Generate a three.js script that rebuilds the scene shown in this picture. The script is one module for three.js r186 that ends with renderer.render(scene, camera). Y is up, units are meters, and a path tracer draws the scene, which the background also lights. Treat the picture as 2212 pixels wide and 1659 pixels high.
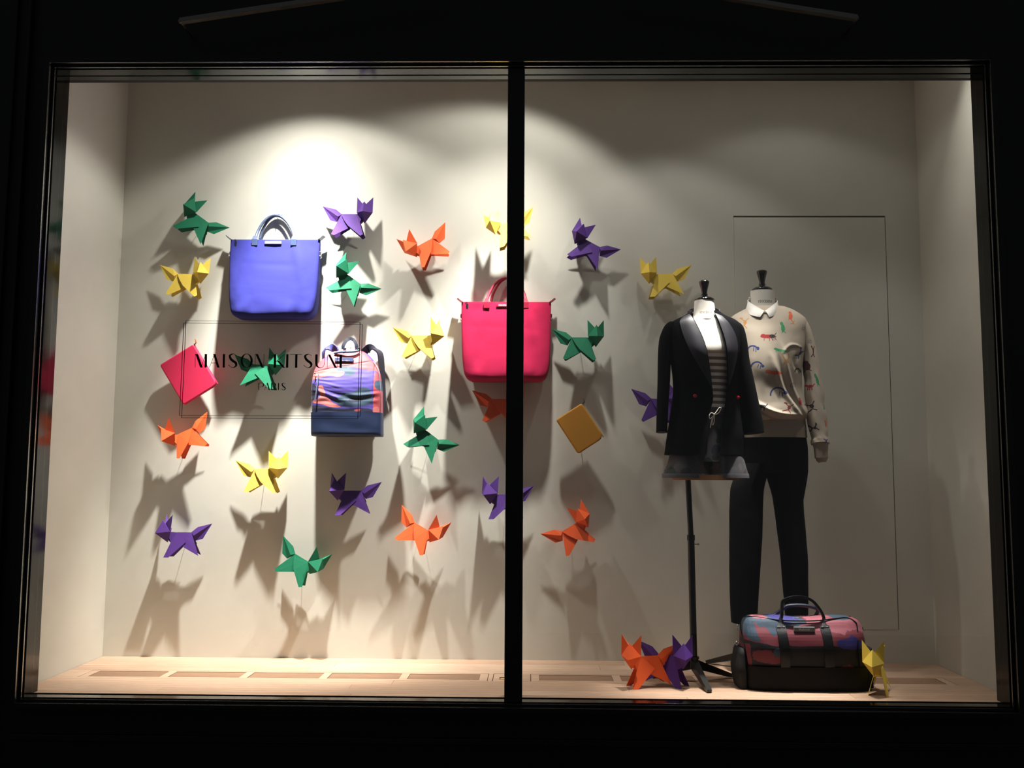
import * as THREE from 'three';
import { RoundedBoxGeometry } from 'three/addons/geometries/RoundedBoxGeometry.js';
import { ConvexGeometry } from 'three/addons/geometries/ConvexGeometry.js';
import { mergeGeometries, mergeVertices, toCreasedNormals } from 'three/addons/utils/BufferGeometryUtils.js';
import { ImprovedNoise } from 'three/addons/math/ImprovedNoise.js';

// ---------------------------------------------------------------- camera, night, exposure
const W = 2212, H = 1659, F = 2090.94;
const CAM = new THREE.Vector3(0.0587, 0.7398, 4.1);
const camera = new THREE.PerspectiveCamera(2 * Math.atan(H / 2 / F) * 180 / Math.PI, W / H, 0.05, 100);
camera.position.copy(CAM);
camera.rotation.set(0.0992, 0.0195, 0.0055, 'YXZ');
camera.updateMatrixWorld(true);
const scene = new THREE.Scene();
scene.background = new THREE.Color(0.045, 0.047, 0.050);       // the faint glow of a city night
const renderer = new THREE.WebGLRenderer({ antialias: true });
renderer.toneMapping = THREE.LinearToneMapping;
renderer.toneMappingExposure = 1.0;
renderer.shadowMap.enabled = true;
renderer.shadowMap.type = THREE.PCFSoftShadowMap;

// ceiling spotlights above the display: x, z, aim of the narrow beam, beam candela / half angle, spill candela / half angle
const CEIL = 2.62;
const WARM = new THREE.Color(1.0, 0.97, 0.903);
const LAMPS = [                                                // cones: [candela, half angle, softness, aim]
  { x: -0.87, z: 0.46, over: 'over the blue tote bag', cones: [[56, 22, 1, [-1.02, 0.4, -0.06]], [8, 40, 1, [-0.98, 0.6, -0.06]], [2.4, 61, .16, [-0.87, 0.5, 0.46]]] },
  { x: 0.08, z: 0.46, over: 'over the red tote bag', cones: [[27, 17, 1, [-0.38, 0.5, -0.02]], [7, 36, 1, [-0.36, 0.6, 0.0]], [1.6, 63, .16, [-0.45, 0.5, 0.42]]] },
  { x: 0.60, z: 0.55, over: 'left of the dress forms', cones: [[3.5, 15, 1, [0.98, 0.6, 0.25]], [0.7, 52, .16, [0.60, 0.5, 0.55]]] },
  { x: 0.89, z: 0.525, over: 'over the dress form in the black blazer', cones: [[42, 13, 1, [0.83, 0.5, 0.53]]] },
  { x: 1.15, z: 0.50, over: 'over the duffel bag', cones: [[4.6, 15, 1, [1.05, 0.0, 0.46]], [0.22, 60, .16, [1.15, 0.5, 0.50]]] },
  { x: 1.56, z: 0.58, over: 'beside the right wall', cones: [[1.4, 26, 1, [1.58, 0.5, 0.58]], [0.75, 34, .3, [1.57, 0.5, 0.58]]] },
];

// ---------------------------------------------------------------- helpers
const R = (d) => d * Math.PI / 180;
const V = (x, y, z) => new THREE.Vector3(x, y, z);
const lerp = (a, b, t) => a + (b - a) * t;
const clamp = (x, a = 0, b = 1) => Math.min(b, Math.max(a, x));
const smooth = (a, b, x) => { const t = clamp((x - a) / (b - a)); return t * t * (3 - 2 * t); };
function rng(seed) { let s = seed >>> 0; return () => { s = (s + 0x6d2b79f5) | 0; let t = Math.imul(s ^ (s >>> 15), 1 | s); t = (t + Math.imul(t ^ (t >>> 7), 61 | t)) ^ t; return ((t ^ (t >>> 14)) >>> 0) / 4294967296; }; }
const perlin = new ImprovedNoise();
const noise = (x, y, z = 0) => perlin.noise(x + 31.7, y + 17.3, z + 5.1);
const fbm = (x, y, z = 0) => noise(x, y, z) + 0.5 * noise(2.03 * x, 2.03 * y, z + 3) + 0.25 * noise(4.1 * x, 4.1 * y, z + 7);
// a measured image position (full-size pixels) at a known depth z in the room -> metres
function at(px, py, z) {
  const d = V((px - W / 2) / F, -(py - H / 2) / F, -1).applyQuaternion(camera.quaternion);
  return CAM.clone().addScaledVector(d, (z - CAM.z) / d.z);
}
const used = {};
function numbered(name) { if (!(name in used)) { used[name] = 0; return name; } used[name]++; return name + '_' + String(used[name]).padStart(3, '0'); }
function shade(o) { o.castShadow = o.receiveShadow = true; return o; }
function part(name, geos, mat, parent) {
  const g = Array.isArray(geos) ? (geos.length === 1 ? geos[0] : mergeGeometries(geos.map(plain))) : geos;
  const m = shade(new THREE.Mesh(g, mat)); m.name = name; parent.add(m); return m;
}
function plain(g) {
  const o = g.index ? g.toNonIndexed() : g.clone();
  for (const k of Object.keys(o.attributes)) if (!['position', 'normal', 'uv'].includes(k)) o.deleteAttribute(k);
  if (!o.attributes.uv) o.setAttribute('uv', new THREE.BufferAttribute(new Float32Array(o.attributes.position.count * 2), 2));
  return o;
}
function thing(name, label, category, pos = [0, 0, 0], group) {
  const o = new THREE.Group(); o.name = numbered(name); o.position.set(...pos); scene.add(o);
  o.userData = { label, category }; if (group) o.userData.group = group; return o;
}
function struct(name, geos, mat) {
  const m = part(name, geos, mat, scene); m.userData = { kind: 'structure' }; return m;
}
function structGroup(name) { const o = new THREE.Group(); o.name = name; o.userData = { kind: 'structure' }; scene.add(o); return o; }
function box(x0, x1, y0, y1, z0, z1, r = 0) {
  const w = Math.abs(x1 - x0), h = Math.abs(y1 - y0), d = Math.abs(z1 - z0);
  const g = r ? new RoundedBoxGeometry(w, h, d, 2, Math.min(r, w / 2.01, h / 2.01, d / 2.01)) : new THREE.BoxGeometry(w, h, d);
  const p = g.attributes.position, n = g.attributes.normal, uv = g.attributes.uv;
  g.translate((x0 + x1) / 2, (y0 + y1) / 2, (z0 + z1) / 2);
  for (let i = 0; i < p.count; i++) {                            // uv in metres
    const ax = Math.abs(n.getX(i)), ay = Math.abs(n.getY(i)), az = Math.abs(n.getZ(i));
    if (ay >= ax && ay >= az) uv.setXY(i, p.getX(i), p.getZ(i)); else if (ax >= az) uv.setXY(i, p.getZ(i), p.getY(i)); else uv.setXY(i, p.getX(i), p.getY(i));
  }
  return g;
}
// orthographic front uv over a rectangle of the object's own xy plane
function frontUV(g, x0, x1, y0, y1) {
  const p = g.attributes.position, a = new Float32Array(p.count * 2);
  for (let i = 0; i < p.count; i++) { a[2 * i] = (p.getX(i) - x0) / (x1 - x0); a[2 * i + 1] = (p.getY(i) - y0) / (y1 - y0); }
  g.setAttribute('uv', new THREE.BufferAttribute(a, 2)); return g;
}
function gridGeo(nu, nv, f, closedU = false, flip = false) {
  const pos = [], uv = [], idx = [];
  for (let j = 0; j <= nv; j++) for (let i = 0; i <= nu; i++) { const q = f(i / nu, j / nv); pos.push(q.x, q.y, q.z); uv.push(i / nu, j / nv); }
  const k = nu + 1;
  for (let j = 0; j < nv; j++) for (let i = 0; i < nu; i++) { const a = j * k + i; if (flip) idx.push(a, a + k + 1, a + 1, a, a + k, a + k + 1); else idx.push(a, a + 1, a + k + 1, a, a + k + 1, a + k); }
  const g = new THREE.BufferGeometry();
  g.setAttribute('position', new THREE.Float32BufferAttribute(pos, 3)); g.setAttribute('uv', new THREE.Float32BufferAttribute(uv, 2)); g.setIndex(idx);
  g.computeVertexNormals();
  if (closedU) {                                                  // one normal across the seam
    const n = g.attributes.normal;
    for (let j = 0; j <= nv; j++) {
      const a = j * k, b = a + nu, v = V(n.getX(a) + n.getX(b), n.getY(a) + n.getY(b), n.getZ(a) + n.getZ(b)).normalize();
      n.setXYZ(a, v.x, v.y, v.z); n.setXYZ(b, v.x, v.y, v.z);
    }
  }
  return g;
}
// Catmull-Rom through rows of numbers, sampled at t in 0..1 of the first column's range
function rows(table) {
  const n = table[0].length;
  return (y) => {
    let i = 0; const up = table[table.length - 1][0] > table[0][0];
    while (i < table.length - 2 && (up ? y > table[i + 1][0] : y < table[i + 1][0])) i++;
    const p = (k) => table[clamp(k, 0, table.length - 1)];
    const a = p(i), b = p(i + 1), t = clamp((y - a[0]) / (b[0] - a[0])), out = [y];
    for (let c = 1; c < n; c++) {
      const hb = b[0] - a[0];
      const m0 = i > 0 ? (b[c] - p(i - 1)[c]) / (b[0] - p(i - 1)[0]) * hb : b[c] - a[c];
      const m1 = i < table.length - 2 ? (p(i + 2)[c] - a[c]) / (p(i + 2)[0] - a[0]) * hb : b[c] - a[c];
      const t2 = t * t, t3 = t2 * t;
      out[c] = (2 * t3 - 3 * t2 + 1) * a[c] + (t3 - 2 * t2 + t) * m0 + (-2 * t3 + 3 * t2) * b[c] + (t3 - t2) * m1;
    }
    return out;
  };
}
const spow = (c, e) => Math.sign(c) * Math.pow(Math.abs(c), e);
// measured outline [py, pxLeft, pxRight, zFront, zBack] -> rows of metres [y, xl, xr, zf, zb], read in the plane z
function outline(z, table) {
  return rows(table.map(([py, l, r, zf, zb]) => { const a = at(l, py, z), b = at(r, py, z); return [(a.y + b.y) / 2, a.x, b.x, zf, zb]; }).reverse());
}
// a closed body whose level sections are superellipses; bump(x, y, theta, v) pushes the skin in or out
function loft({ o, y0, y1, n = 2.4, nu = 64, nv = 60, bump, t0 = 0, t1 = 2 * Math.PI, caps = true, range }) {
  const ringAt = (v, u) => {
    const y = lerp(y0, y1, v), [, xl, xr, zf, zb] = o(y);
    const cx = (xl + xr) / 2, hw = (xr - xl) / 2, cz = (zf + zb) / 2, hd = (zf - zb) / 2;
    let a = t0, b = t1; if (range) [a, b] = range(y, cx, hw);
    const th = lerp(a, b, u), e = 2 / n, c = Math.cos(th), s = Math.sin(th);
    const p = V(cx + hw * spow(c, e), y, cz + hd * spow(s, e));
    if (bump) { const nn = V(c / Math.max(hw, .01), 0, s / Math.max(hd, .01)).normalize(); p.addScaledVector(nn, bump(p.x, p.y, th, v)); }
    return p;
  };
  const full = !range && Math.abs(t1 - t0 - 2 * Math.PI) < 1e-6;
  const g = gridGeo(nu, nv, (u, v) => ringAt(v, full && u === 1 ? 0 : u), full, t1 > t0 || !!range);
  if (!caps || !full) return g;
  const list = [plain(g)];
  for (const v of [0, 1]) {
    const ring = []; for (let i = 0; i < nu; i++) ring.push(ringAt(v, i / nu));
    const c = ring.reduce((s, p) => s.add(p), V(0, 0, 0)).multiplyScalar(1 / nu), pos = [];
    for (let i = 0; i < nu; i++) { const a = ring[i], b = ring[(i + 1) % nu]; (v ? [c, b, a] : [c, a, b]).forEach((q) => pos.push(q.x, q.y, q.z)); }
    const cg = new THREE.BufferGeometry(); cg.setAttribute('position', new THREE.Float32BufferAttribute(pos, 3)); cg.computeVertexNormals();
    list.push(plain(cg));
  }
  return mergeGeometries(list);
}
// sweep a section along points; section(t) -> [[a, b], ...] closed, a along `side`, b along the second normal
function sweep(points, section, hint = V(0, 0, 1), n = 40, closeEnds = true, tension = 0.5) {
  const curve = new THREE.CatmullRomCurve3(points, false, 'catmullrom', tension), rings = [];
  for (let i = 0; i <= n; i++) {
    const t = i / n, p = curve.getPoint(t), T = curve.getTangent(t);
    const A = T.clone().cross(hint).normalize(), B = A.clone().cross(T).normalize();
    rings.push(section(t).map(([a, b]) => p.clone().addScaledVector(A, a).addScaledVector(B, b)));
  }
  const m = rings[0].length, sharp = m <= 8;
  const g = gridGeo(m, n, (u, v) => rings[Math.round(v * n)][Math.round(u * m) % m], true, true);
  const list = [plain(sharp ? toCreasedNormals(g, R(35)) : g)];
  if (closeEnds) for (const k of [0, n]) {
    const r = rings[k], c = r.reduce((s, p) => s.add(p), V(0, 0, 0)).multiplyScalar(1 / m), pos = [];
    for (let i = 0; i < m; i++) [c, r[i], r[(i + 1) % m]].forEach((q) => pos.push(q.x, q.y, q.z));
    const cg = new THREE.BufferGeometry(); cg.setAttribute('position', new THREE.Float32BufferAttribute(pos, 3)); cg.computeVertexNormals(); list.push(plain(cg));
  }
  return mergeGeometries(list);
}
const circ = (r, k = 12, r2 = r) => () => Array.from({ length: k }, (_, i) => [r * Math.cos(i / k * 2 * Math.PI), r2 * Math.sin(i / k * 2 * Math.PI)]);
const rect = (w, t) => () => [[-w / 2, -t / 2], [w / 2, -t / 2], [w / 2, t / 2], [-w / 2, t / 2]];
function rod(a, b, r, k = 10) {
  const d = b.clone().sub(a), g = new THREE.CylinderGeometry(r, r, d.length(), k);
  g.applyQuaternion(new THREE.Quaternion().setFromUnitVectors(V(0, 1, 0), d.normalize())); g.translate((a.x + b.x) / 2, (a.y + b.y) / 2, (a.z + b.z) / 2); return g;
}
// a folded sheet: polygons in space, each given a little thickness
function sheet(polys, th = 0.0012) {
  const pos = [], tri = (a, b, c) => pos.push(a.x, a.y, a.z, b.x, b.y, b.z, c.x, c.y, c.z);
  for (const raw of polys) {
    const P = raw.map((q) => (q.isVector3 ? q : V(...q)));
    const n = V(0, 0, 0); for (let i = 0; i < P.length; i++) n.add(P[i].clone().cross(P[(i + 1) % P.length])); n.normalize();
    const ax = Math.abs(n.z) >= Math.abs(n.x) && Math.abs(n.z) >= Math.abs(n.y) ? ['x', 'y'] : Math.abs(n.y) >= Math.abs(n.x) ? ['x', 'z'] : ['y', 'z'];
    const flat = P.map((q) => new THREE.Vector2(q[ax[0]], q[ax[1]]));
    const rev = THREE.ShapeUtils.area(flat) < 0; if (rev) { flat.reverse(); P.reverse(); n.negate(); }
    const T = THREE.ShapeUtils.triangulateShape(flat, []), up = P.map((q) => q.clone().addScaledVector(n, th / 2)), dn = P.map((q) => q.clone().addScaledVector(n, -th / 2));
    for (const [a, b, c] of T) { tri(up[a], up[b], up[c]); tri(dn[c], dn[b], dn[a]); }
    for (let i = 0; i < P.length; i++) { const j = (i + 1) % P.length; tri(up[i], dn[i], dn[j]); tri(up[i], dn[j], up[j]); }
  }
  const g = new THREE.BufferGeometry(); g.setAttribute('position', new THREE.Float32BufferAttribute(pos, 3));
  g.computeVertexNormals();
  const p = g.attributes.position, uv = new Float32Array(p.count * 2); for (let i = 0; i < p.count; i++) { uv[2 * i] = p.getX(i) + p.getZ(i); uv[2 * i + 1] = p.getY(i) + p.getZ(i) * .3; }
  g.setAttribute('uv', new THREE.BufferAttribute(uv, 2)); return g;
}
function mirrorX(g) {
  const o = g.clone(), p = o.attributes.position, a = p.array;
  for (let i = 0; i < p.count; i++) p.setX(i, -p.getX(i));
  for (let i = 0; i < a.length; i += 9) for (let k = 0; k < 3; k++) { const t = a[i + 3 + k]; a[i + 3 + k] = a[i + 6 + k]; a[i + 6 + k] = t; }
  o.computeVertexNormals(); return o;
}

// ---------------------------------------------------------------- textures and materials
function dataTex(n, f, color = false) {
  const d = new Uint8Array(n * n * 4);
  for (let y = 0; y < n; y++) for (let x = 0; x < n; x++) { const c = f(x / n, y / n, x, y), i = (y * n + x) * 4; if (Array.isArray(c)) { d[i] = c[0]; d[i + 1] = c[1]; d[i + 2] = c[2]; } else d[i] = d[i + 1] = d[i + 2] = c; d[i + 3] = 255; }
  const t = new THREE.DataTexture(d, n, n); t.wrapS = t.wrapT = THREE.RepeatWrapping; t.magFilter = THREE.LinearFilter; t.minFilter = THREE.LinearMipmapLinearFilter; t.generateMipmaps = true;
  if (color) t.colorSpace = THREE.SRGBColorSpace; t.needsUpdate = true; return t;
}
function canvasTex(w, h, draw) {
  const c = document.createElement('canvas'); c.width = w; c.height = h; draw(c.getContext('2d'), w, h);
  const t = new THREE.CanvasTexture(c); t.colorSpace = THREE.SRGBColorSpace; t.magFilter = THREE.LinearFilter; t.anisotropy = 8; return t;
}
function rep(t, sx, sy) { const c = t.clone(); c.repeat.set(sx, sy); c.needsUpdate = true; return c; }
const rnd0 = rng(7);
const speckle = Array.from({ length: 256 * 256 }, () => rnd0());
const sp = (x, y) => speckle[((y & 255) << 8) | (x & 255)];
// tileable value noise
function tile(u, v, k, s = 0) { const x = u * k, y = v * k, i = Math.floor(x), j = Math.floor(y), fx = x - i, fy = y - j, h = (a, b) => sp(((a % k) + k) % k + s * 37, ((b % k) + k) % k + s * 91), a = fx * fx * (3 - 2 * fx), b = fy * fy * (3 - 2 * fy); return lerp(lerp(h(i, j), h(i + 1, j), a), lerp(h(i, j + 1), h(i + 1, j + 1), a), b); }
const paintBump = dataTex(256, (u, v, x, y) => 255 * (0.45 * tile(u, v, 8, 1) + 0.35 * tile(u, v, 40, 2) + 0.2 * sp(x, y)));
const weave = dataTex(128, (u, v, x, y) => 120 + 90 * Math.sin(u * 64 * Math.PI * 2) * Math.sin(v * 64 * Math.PI * 2) + 45 * (sp(x, y) - .5));
const fibre = dataTex(256, (u, v, x, y) => 255 * (0.5 * tile(u, v, 20, 3) + 0.3 * tile(u, v, 90, 4) + 0.2 * sp(x, y)));
const paintTone = dataTex(256, (u, v, x, y) => { const k = 0.955 + 0.045 * (0.7 * tile(u, v, 6, 5) + 0.3 * tile(u, v, 24, 6)); return [255 * k, 255 * k, 255 * k]; }, true);
const grainTex = dataTex(512, (u, v, x, y) => {
  const w = 0.35 * tile(u, v, 3, 8), g = 0.5 + 0.5 * Math.sin((v * 14 + w * 3 + 0.5 * tile(u, v * 4 % 1, 6, 9)) * 2 * Math.PI);
  const f = 0.80 + 0.11 * g * tile(u, v, 5, 10) + 0.07 * tile(u * .25 % 1, v, 128, 11) + 0.05 * (tile(u, v, 4, 12) - .5);
  return [255 * f, 255 * f * .985, 255 * f * .965];
}, true);
const mat = (hex, rough, extra = {}) => new THREE.MeshPhysicalMaterial({ color: new THREE.Color(hex), roughness: rough, metalness: 0, side: THREE.DoubleSide, ...extra });
const M = {
  wall: mat('#d8d6ca', 0.82, { map: rep(paintTone, 0.9, 0.9), bumpMap: rep(paintBump, 2.2, 2.2), bumpScale: 0.00022 }),
  wallBack: mat('#d8d6ca', 0.82, { map: rep(paintTone, 0.7, 0.7), bumpMap: rep(paintBump, 2.2, 2.2), bumpScale: 0.00022 }),
  ceiling: mat('#cfc9bd', 0.9),
  dark: mat('#141414', 0.8),
  frame: mat('#0a0b0b', 0.12, { ior: 1.40 }),
  facade: mat('#0e0f10', 0.55, { bumpMap: rep(paintBump, 1.5, 1.5), bumpScale: 0.0005 }),
  mullion: mat('#070707', 0.45),
  glass: new THREE.MeshPhysicalMaterial({ color: 0xffffff, roughness: 0, metalness: 0, transmission: 1, thickness: 0, ior: 1.5 }),
  ink: mat('#0d0b0b', 0.6),
  black: mat('#090909', 0.5), gloss: mat('#050505', 0.08, { clearcoat: 1, clearcoatRoughness: 0.04 }), blackMetal: mat('#060606', 0.38),
  brightEdge: mat('#a8a6a2', 0.25, { metalness: 1 }), steel: mat('#c8c8c8', 0.25, { metalness: 1 }), brass: mat('#e8c070', 0.25, { metalness: 1 }), arm: mat('#8f8c86', 0.45, { metalness: 0.6 }),
  pavement: mat('#2b2b2d', 0.85),
};
const woods = ['#d6b59c', '#dcbca3', '#d0ae94', '#d9b89f', '#d3b197'].map((h) => mat(h, 0.5, { map: rep(grainTex, 1.1, 2.2) }));
const ventMat = mat('#a9866b', 0.75, { map: rep(grainTex, 1.5, 3) }), ventFrame = mat('#dab99f', 0.5, { map: rep(grainTex, 1.1, 2.2) });
const paperOf = (hex) => mat(hex, 0.7, { bumpMap: rep(fibre, 5, 5), bumpScale: 0.0004, specularIntensity: 0.5 });
const PAPER = { green: paperOf('#0e6848'), purple: paperOf('#4c2b76'), yellow: paperOf('#e4c652'), orange: paperOf('#e9602e') };

// ---------------------------------------------------------------- the shop window: shell
const BX = 1.7247, BZ = 0.66, GZ = 0.700, FZ = 0.754, JX = 1.66, TOP = 2.211;   // inner half width, glass, outer face, reveal half width, head of the reveal
{
  // back wall with the opening of a flush door; the door leaf sits in it with a thin shadow gap
  const D0 = 0.930, D1 = 1.580, DB = 0.135, DT = 1.881;
  const sh = new THREE.Shape([[-BX - .06, -.3], [BX + .06, -.3], [BX + .06, CEIL + .06], [-BX - .06, CEIL + .06]].map((q) => new THREE.Vector2(...q)));
  sh.holes.push(new THREE.Path([[D0, DB], [D0, DT], [D1, DT], [D1, DB]].map((q) => new THREE.Vector2(...q))));
  const g = new THREE.ExtrudeGeometry(sh, { depth: 0.06, bevelEnabled: false }); g.translate(0, 0, -0.06);
  struct('wall_back', g, M.wallBack);
  struct('trim_1', box(D0 - .05, D1 + .05, DB - .05, DT + .05, -0.10, -0.062), M.dark).userData.label = 'dark backing behind the gap of the flush door';
  const d = structGroup('door_1');
  part('door_leaf', box(D0 + .0008, D1 - .003, DB + .0006, DT - .0075, -0.045, 0.0012, .0012), M.wallBack, d);
  struct('wall_left', box(-BX - .06, -BX, -.3, CEIL + .06, 0, BZ + .02), M.wall);
  struct('wall_right', box(BX, BX + .06, -.3, CEIL + .06, 0, BZ + .02), M.wall);
  struct('ceiling', box(-BX - .06, BX + .06, CEIL, CEIL + .06, -.06, BZ + .06), M.ceiling);
}
{
  // floor: oak boards running along the window, with a row of framed vent grilles let into it
  const fl = structGroup('floor');
  part('subfloor', box(-BX, BX, -.3, -.0205, 0, BZ - .002), M.dark, fl);
  const r = rng(11), Z = [0.0, 0.098, 0.196, 0.288], Z2 = [0.425, 0.505, 0.586, 0.662];
  const row = (z0, z1, x0, x1, first) => {
    let x = x0, len = first;
    while (x < x1 - .01) { const e = x + len > x1 - .25 ? x1 : x + len; part('floor_board', box(x + .0003, e - .0003, -.02, 0 + (r() - .5) * .0006, z0 + .0003, z1 - .0003, .001), woods[Math.floor(r() * woods.length)], fl); x = e; len = 0.95 + r() * .6; }
  };
  for (let i = 0; i < 3; i++) row(Z[i], Z[i + 1], -BX + .001, BX - .001, 0.4 + r() * .9);
  for (let i = 0; i < 3; i++) row(Z2[i], Z2[i + 1], -BX + .001, BX - .001, 0.4 + r() * .9);
  row(.662, .6965, -JX + .001, JX - .001, 1.1);
  // the vent row
  row(.2885, .4245, -BX + .001, -1.632, 9); row(.2885, .4245, -.098, -.080, 9); row(.2885, .4245, .030, .062, 9); row(.2885, .4245, 1.632, BX - .001, 9);
  const vents = (x0, x1, n) => {
    const fr = []; const w = (x1 - x0 - .030 * (n + 1)) / n, za = .2905, zb = .4225;
    fr.push(box(x0, x1, -.018, -.0006, za, za + .012), box(x0, x1, -.018, -.0006, zb - .016, zb));
    for (let i = 0; i <= n; i++) { const a = x0 + i * (w + .030); fr.push(box(a, a + .030, -.018, -.0006, za + .012, zb - .016)); }
    part('vent_frame', fr, ventFrame, fl);
    for (let i = 0; i < n; i++) {                                  // each grille: fine slats with open slots between them, too fine to tell apart
      const a = x0 + .030 + i * (w + .030), sl = [];
      for (let k = 0; k < 11; k++) { const z = za + .0125 + k * .0094; sl.push(box(a + .001, a + w - .001, -.016, -.0025, z, z + .0082)); }
      part('vent_grille', sl, ventMat, fl);
    }
  };
  vents(-1.63, -.10, 5); vents(.064, 1.63, 5);
  // small floor box with a brass lift-up edge under the mullion
  part('socket_lid', [box(-.078, .042, -.018, -.0008, .2905, .352), box(-.078, -.055, -.018, -.0008, .352, .4225), box(.022, .042, -.018, -.0008, .352, .4225), box(-.055, .022, -.018, -.0008, .394, .4225)], ventFrame, fl);
  part('socket_recess', box(-.055, .022, -.018, -.008, .352, .388), ventMat, fl);
  part('socket_edge', box(-.052, .014, -.012, .0022, .388, .394, .001), M.brass, fl);
}
{
  // glossy black reveal of the window, glass, mullion and beads
  const JO = JX + .03;
  struct('trim_2', [box(-JO, -JX, -.03, TOP + .03, BZ, FZ, .002)], M.frame);
  struct('trim_3', [box(JX, JO, -.03, TOP + .03, BZ, FZ, .002)], M.frame);
  struct('trim_4', [box(-JX, JX, TOP, TOP + .03, BZ, FZ, .002)], M.frame);
  struct('trim_5', [box(-JX, JX, -.03, -.002, GZ - .002, FZ, .001)], M.frame);
  struct('wall_header', box(-BX - .06, BX + .06, TOP + .004, CEIL + .06, BZ - .03, BZ - .001), M.dark);
  const rim = (name, d, z1, h) => {                                   // stepped moulding around the opening, each step standing further out
    const x = JX + d, y0 = -.002 - d, y1 = TOP + d, w = .02, z0 = FZ - .004, r = .0012, g = structGroup(name);
    part('moulding', [box(-x - w, -x, y0 - w, y1 + w, z0, z1, r), box(x, x + w, y0 - w, y1 + w, z0, z1, r), box(-x, x, y1, y1 + w, z0, z1, r), box(-x, x, y0 - w, y0, z0, z1, r)], M.mullion, g);
    const e = .0006, za = z1 - h, zb = z1 - .0006;                 // polished metal lining of the step
    part('metal_edge', [box(-x, -x + e, y0, y1, za, zb), box(x - e, x, y0, y1, za, zb), box(-x, x, y1 - e, y1, za, zb), box(-x, x, y0, y0 + e, za, zb)], M.brightEdge, g);
  };
  rim('trim_6', .0045, FZ + .012, .007);
  rim('trim_7', .0135, FZ + .034, .009);
  struct('trim_8', box(-.0270, .0330, -.004, TOP + .002, BZ - .01, FZ + .004, .003), M.mullion);
  for (const [n, x0, x1] of [[1, -JX, -.0268], [2, .0328, JX]]) {
    const w = structGroup('window_' + n);
    part('glass_pane', box(x0 + .001, x1 - .001, 0, TOP - .001, GZ, GZ + .001), M.glass, w);
    part('glazing_seal', [box(x0, x1, -.002, .0006, GZ - .003, GZ - .0002), box(x0, x1, TOP - .002, TOP, GZ - .003, GZ - .0002)], M.ink, w);
  }
  // black painted shopfront around it
  const f = structGroup('wall_front');
  part('side_panel', box(-3.4, -JX - .035, -.9, 3.6, BZ + .03, FZ - .012), M.facade, f);
  part('side_panel', box(JX + .035, 3.4, -.9, 3.6, BZ + .03, FZ - .012), M.facade, f);
  part('head_panel', box(-JX - .035, JX + .035, TOP + .036, 3.6, BZ + .03, FZ - .008), M.facade, f);
  part('base_panel', box(-JX - .035, JX + .035, -.9, -.036, BZ + .03, FZ - .006), M.facade, f);
  part('base_moulding', box(-JX - .035, JX + .035, -.146, -.122, FZ - .008, FZ + .006, .004), M.facade, f);
  const pp = V(0, 0, 0); const a = at(58, 110, FZ + .012), b = at(44, 520, FZ + .012);
  part('vertical_moulding', [box(a.x - .006, a.x + .006, -.9, 3.6, FZ - .012, FZ + .010, .004), box(a.x - .055, a.x - .047, -.9, 3.6, FZ - .012, FZ + .004, .003)], M.facade, f);
  struct('pavement', box(-6, 6, -.95, -.9, FZ - .1, 8), M.pavement);
}
{
  // folding awning arms above the window
  const mk = (pts, label) => {
    const t = thing('awning_arm', label, 'awning arm', [0, 0, 0], 'awning arms over the window');
    part('arm_bar', sweep(pts, rect(.016, .022), V(0, 0, 1), 12), M.arm, t);
    part('arm_joint', [new THREE.SphereGeometry(.009, 16, 12).translate(pts[0].x, pts[0].y, pts[0].z), rod(pts[0], V(pts[0].x, pts[0].y, FZ - .01), .006)], M.arm, t);
  };
  mk([at(390, 46, .86), at(548, 22, .86), at(712, -2, .86), at(980, -42, .86)], 'grey metal awning arm slanting up at the left of the dark head panel');
  mk([at(1850, 39, .86), at(1725, 20, .86), at(1590, -2, .86), at(1330, -42, .86)], 'grey metal awning arm slanting up at the right of the dark head panel');
}
{
  // recessed ceiling spotlights, above the head of the window
  LAMPS.forEach((L, i) => {
    const t = thing('ceiling_spotlight', 'round black ceiling spotlight ' + L.over, 'spotlight', [L.x, CEIL, L.z], 'ceiling spotlights');
    const ringShape = new THREE.LatheGeometry([[.034, 0], [.034, -.012], [.040, -.016], [.048, -.012], [.050, 0]].map((q) => new THREE.Vector2(...q)), 40);
    part('trim_ring', ringShape, M.blackMetal, t);
    const e = new THREE.MeshStandardMaterial({ color: 0x111111, emissive: WARM.clone(), emissiveIntensity: 18 });
    const d = new THREE.CircleGeometry(.031, 32); d.rotateX(Math.PI / 2); d.translate(0, -.006, 0); part('lamp_face', d, e, t);
    const mk = (I, ang, pen, aim) => {
      const s = new THREE.SpotLight(WARM, I, 0, R(ang), pen, 2); s.position.set(L.x, CEIL - .02, L.z); s.target.position.set(...aim);
      s.castShadow = true; s.shadow.mapSize.set(1024, 1024); s.shadow.bias = -0.0005; s.shadow.radius = 1.6; scene.add(s, s.target);
    };
    for (const [I, ang, pen, aim] of L.cones) mk(I, ang, pen, aim);
  });
}

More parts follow.
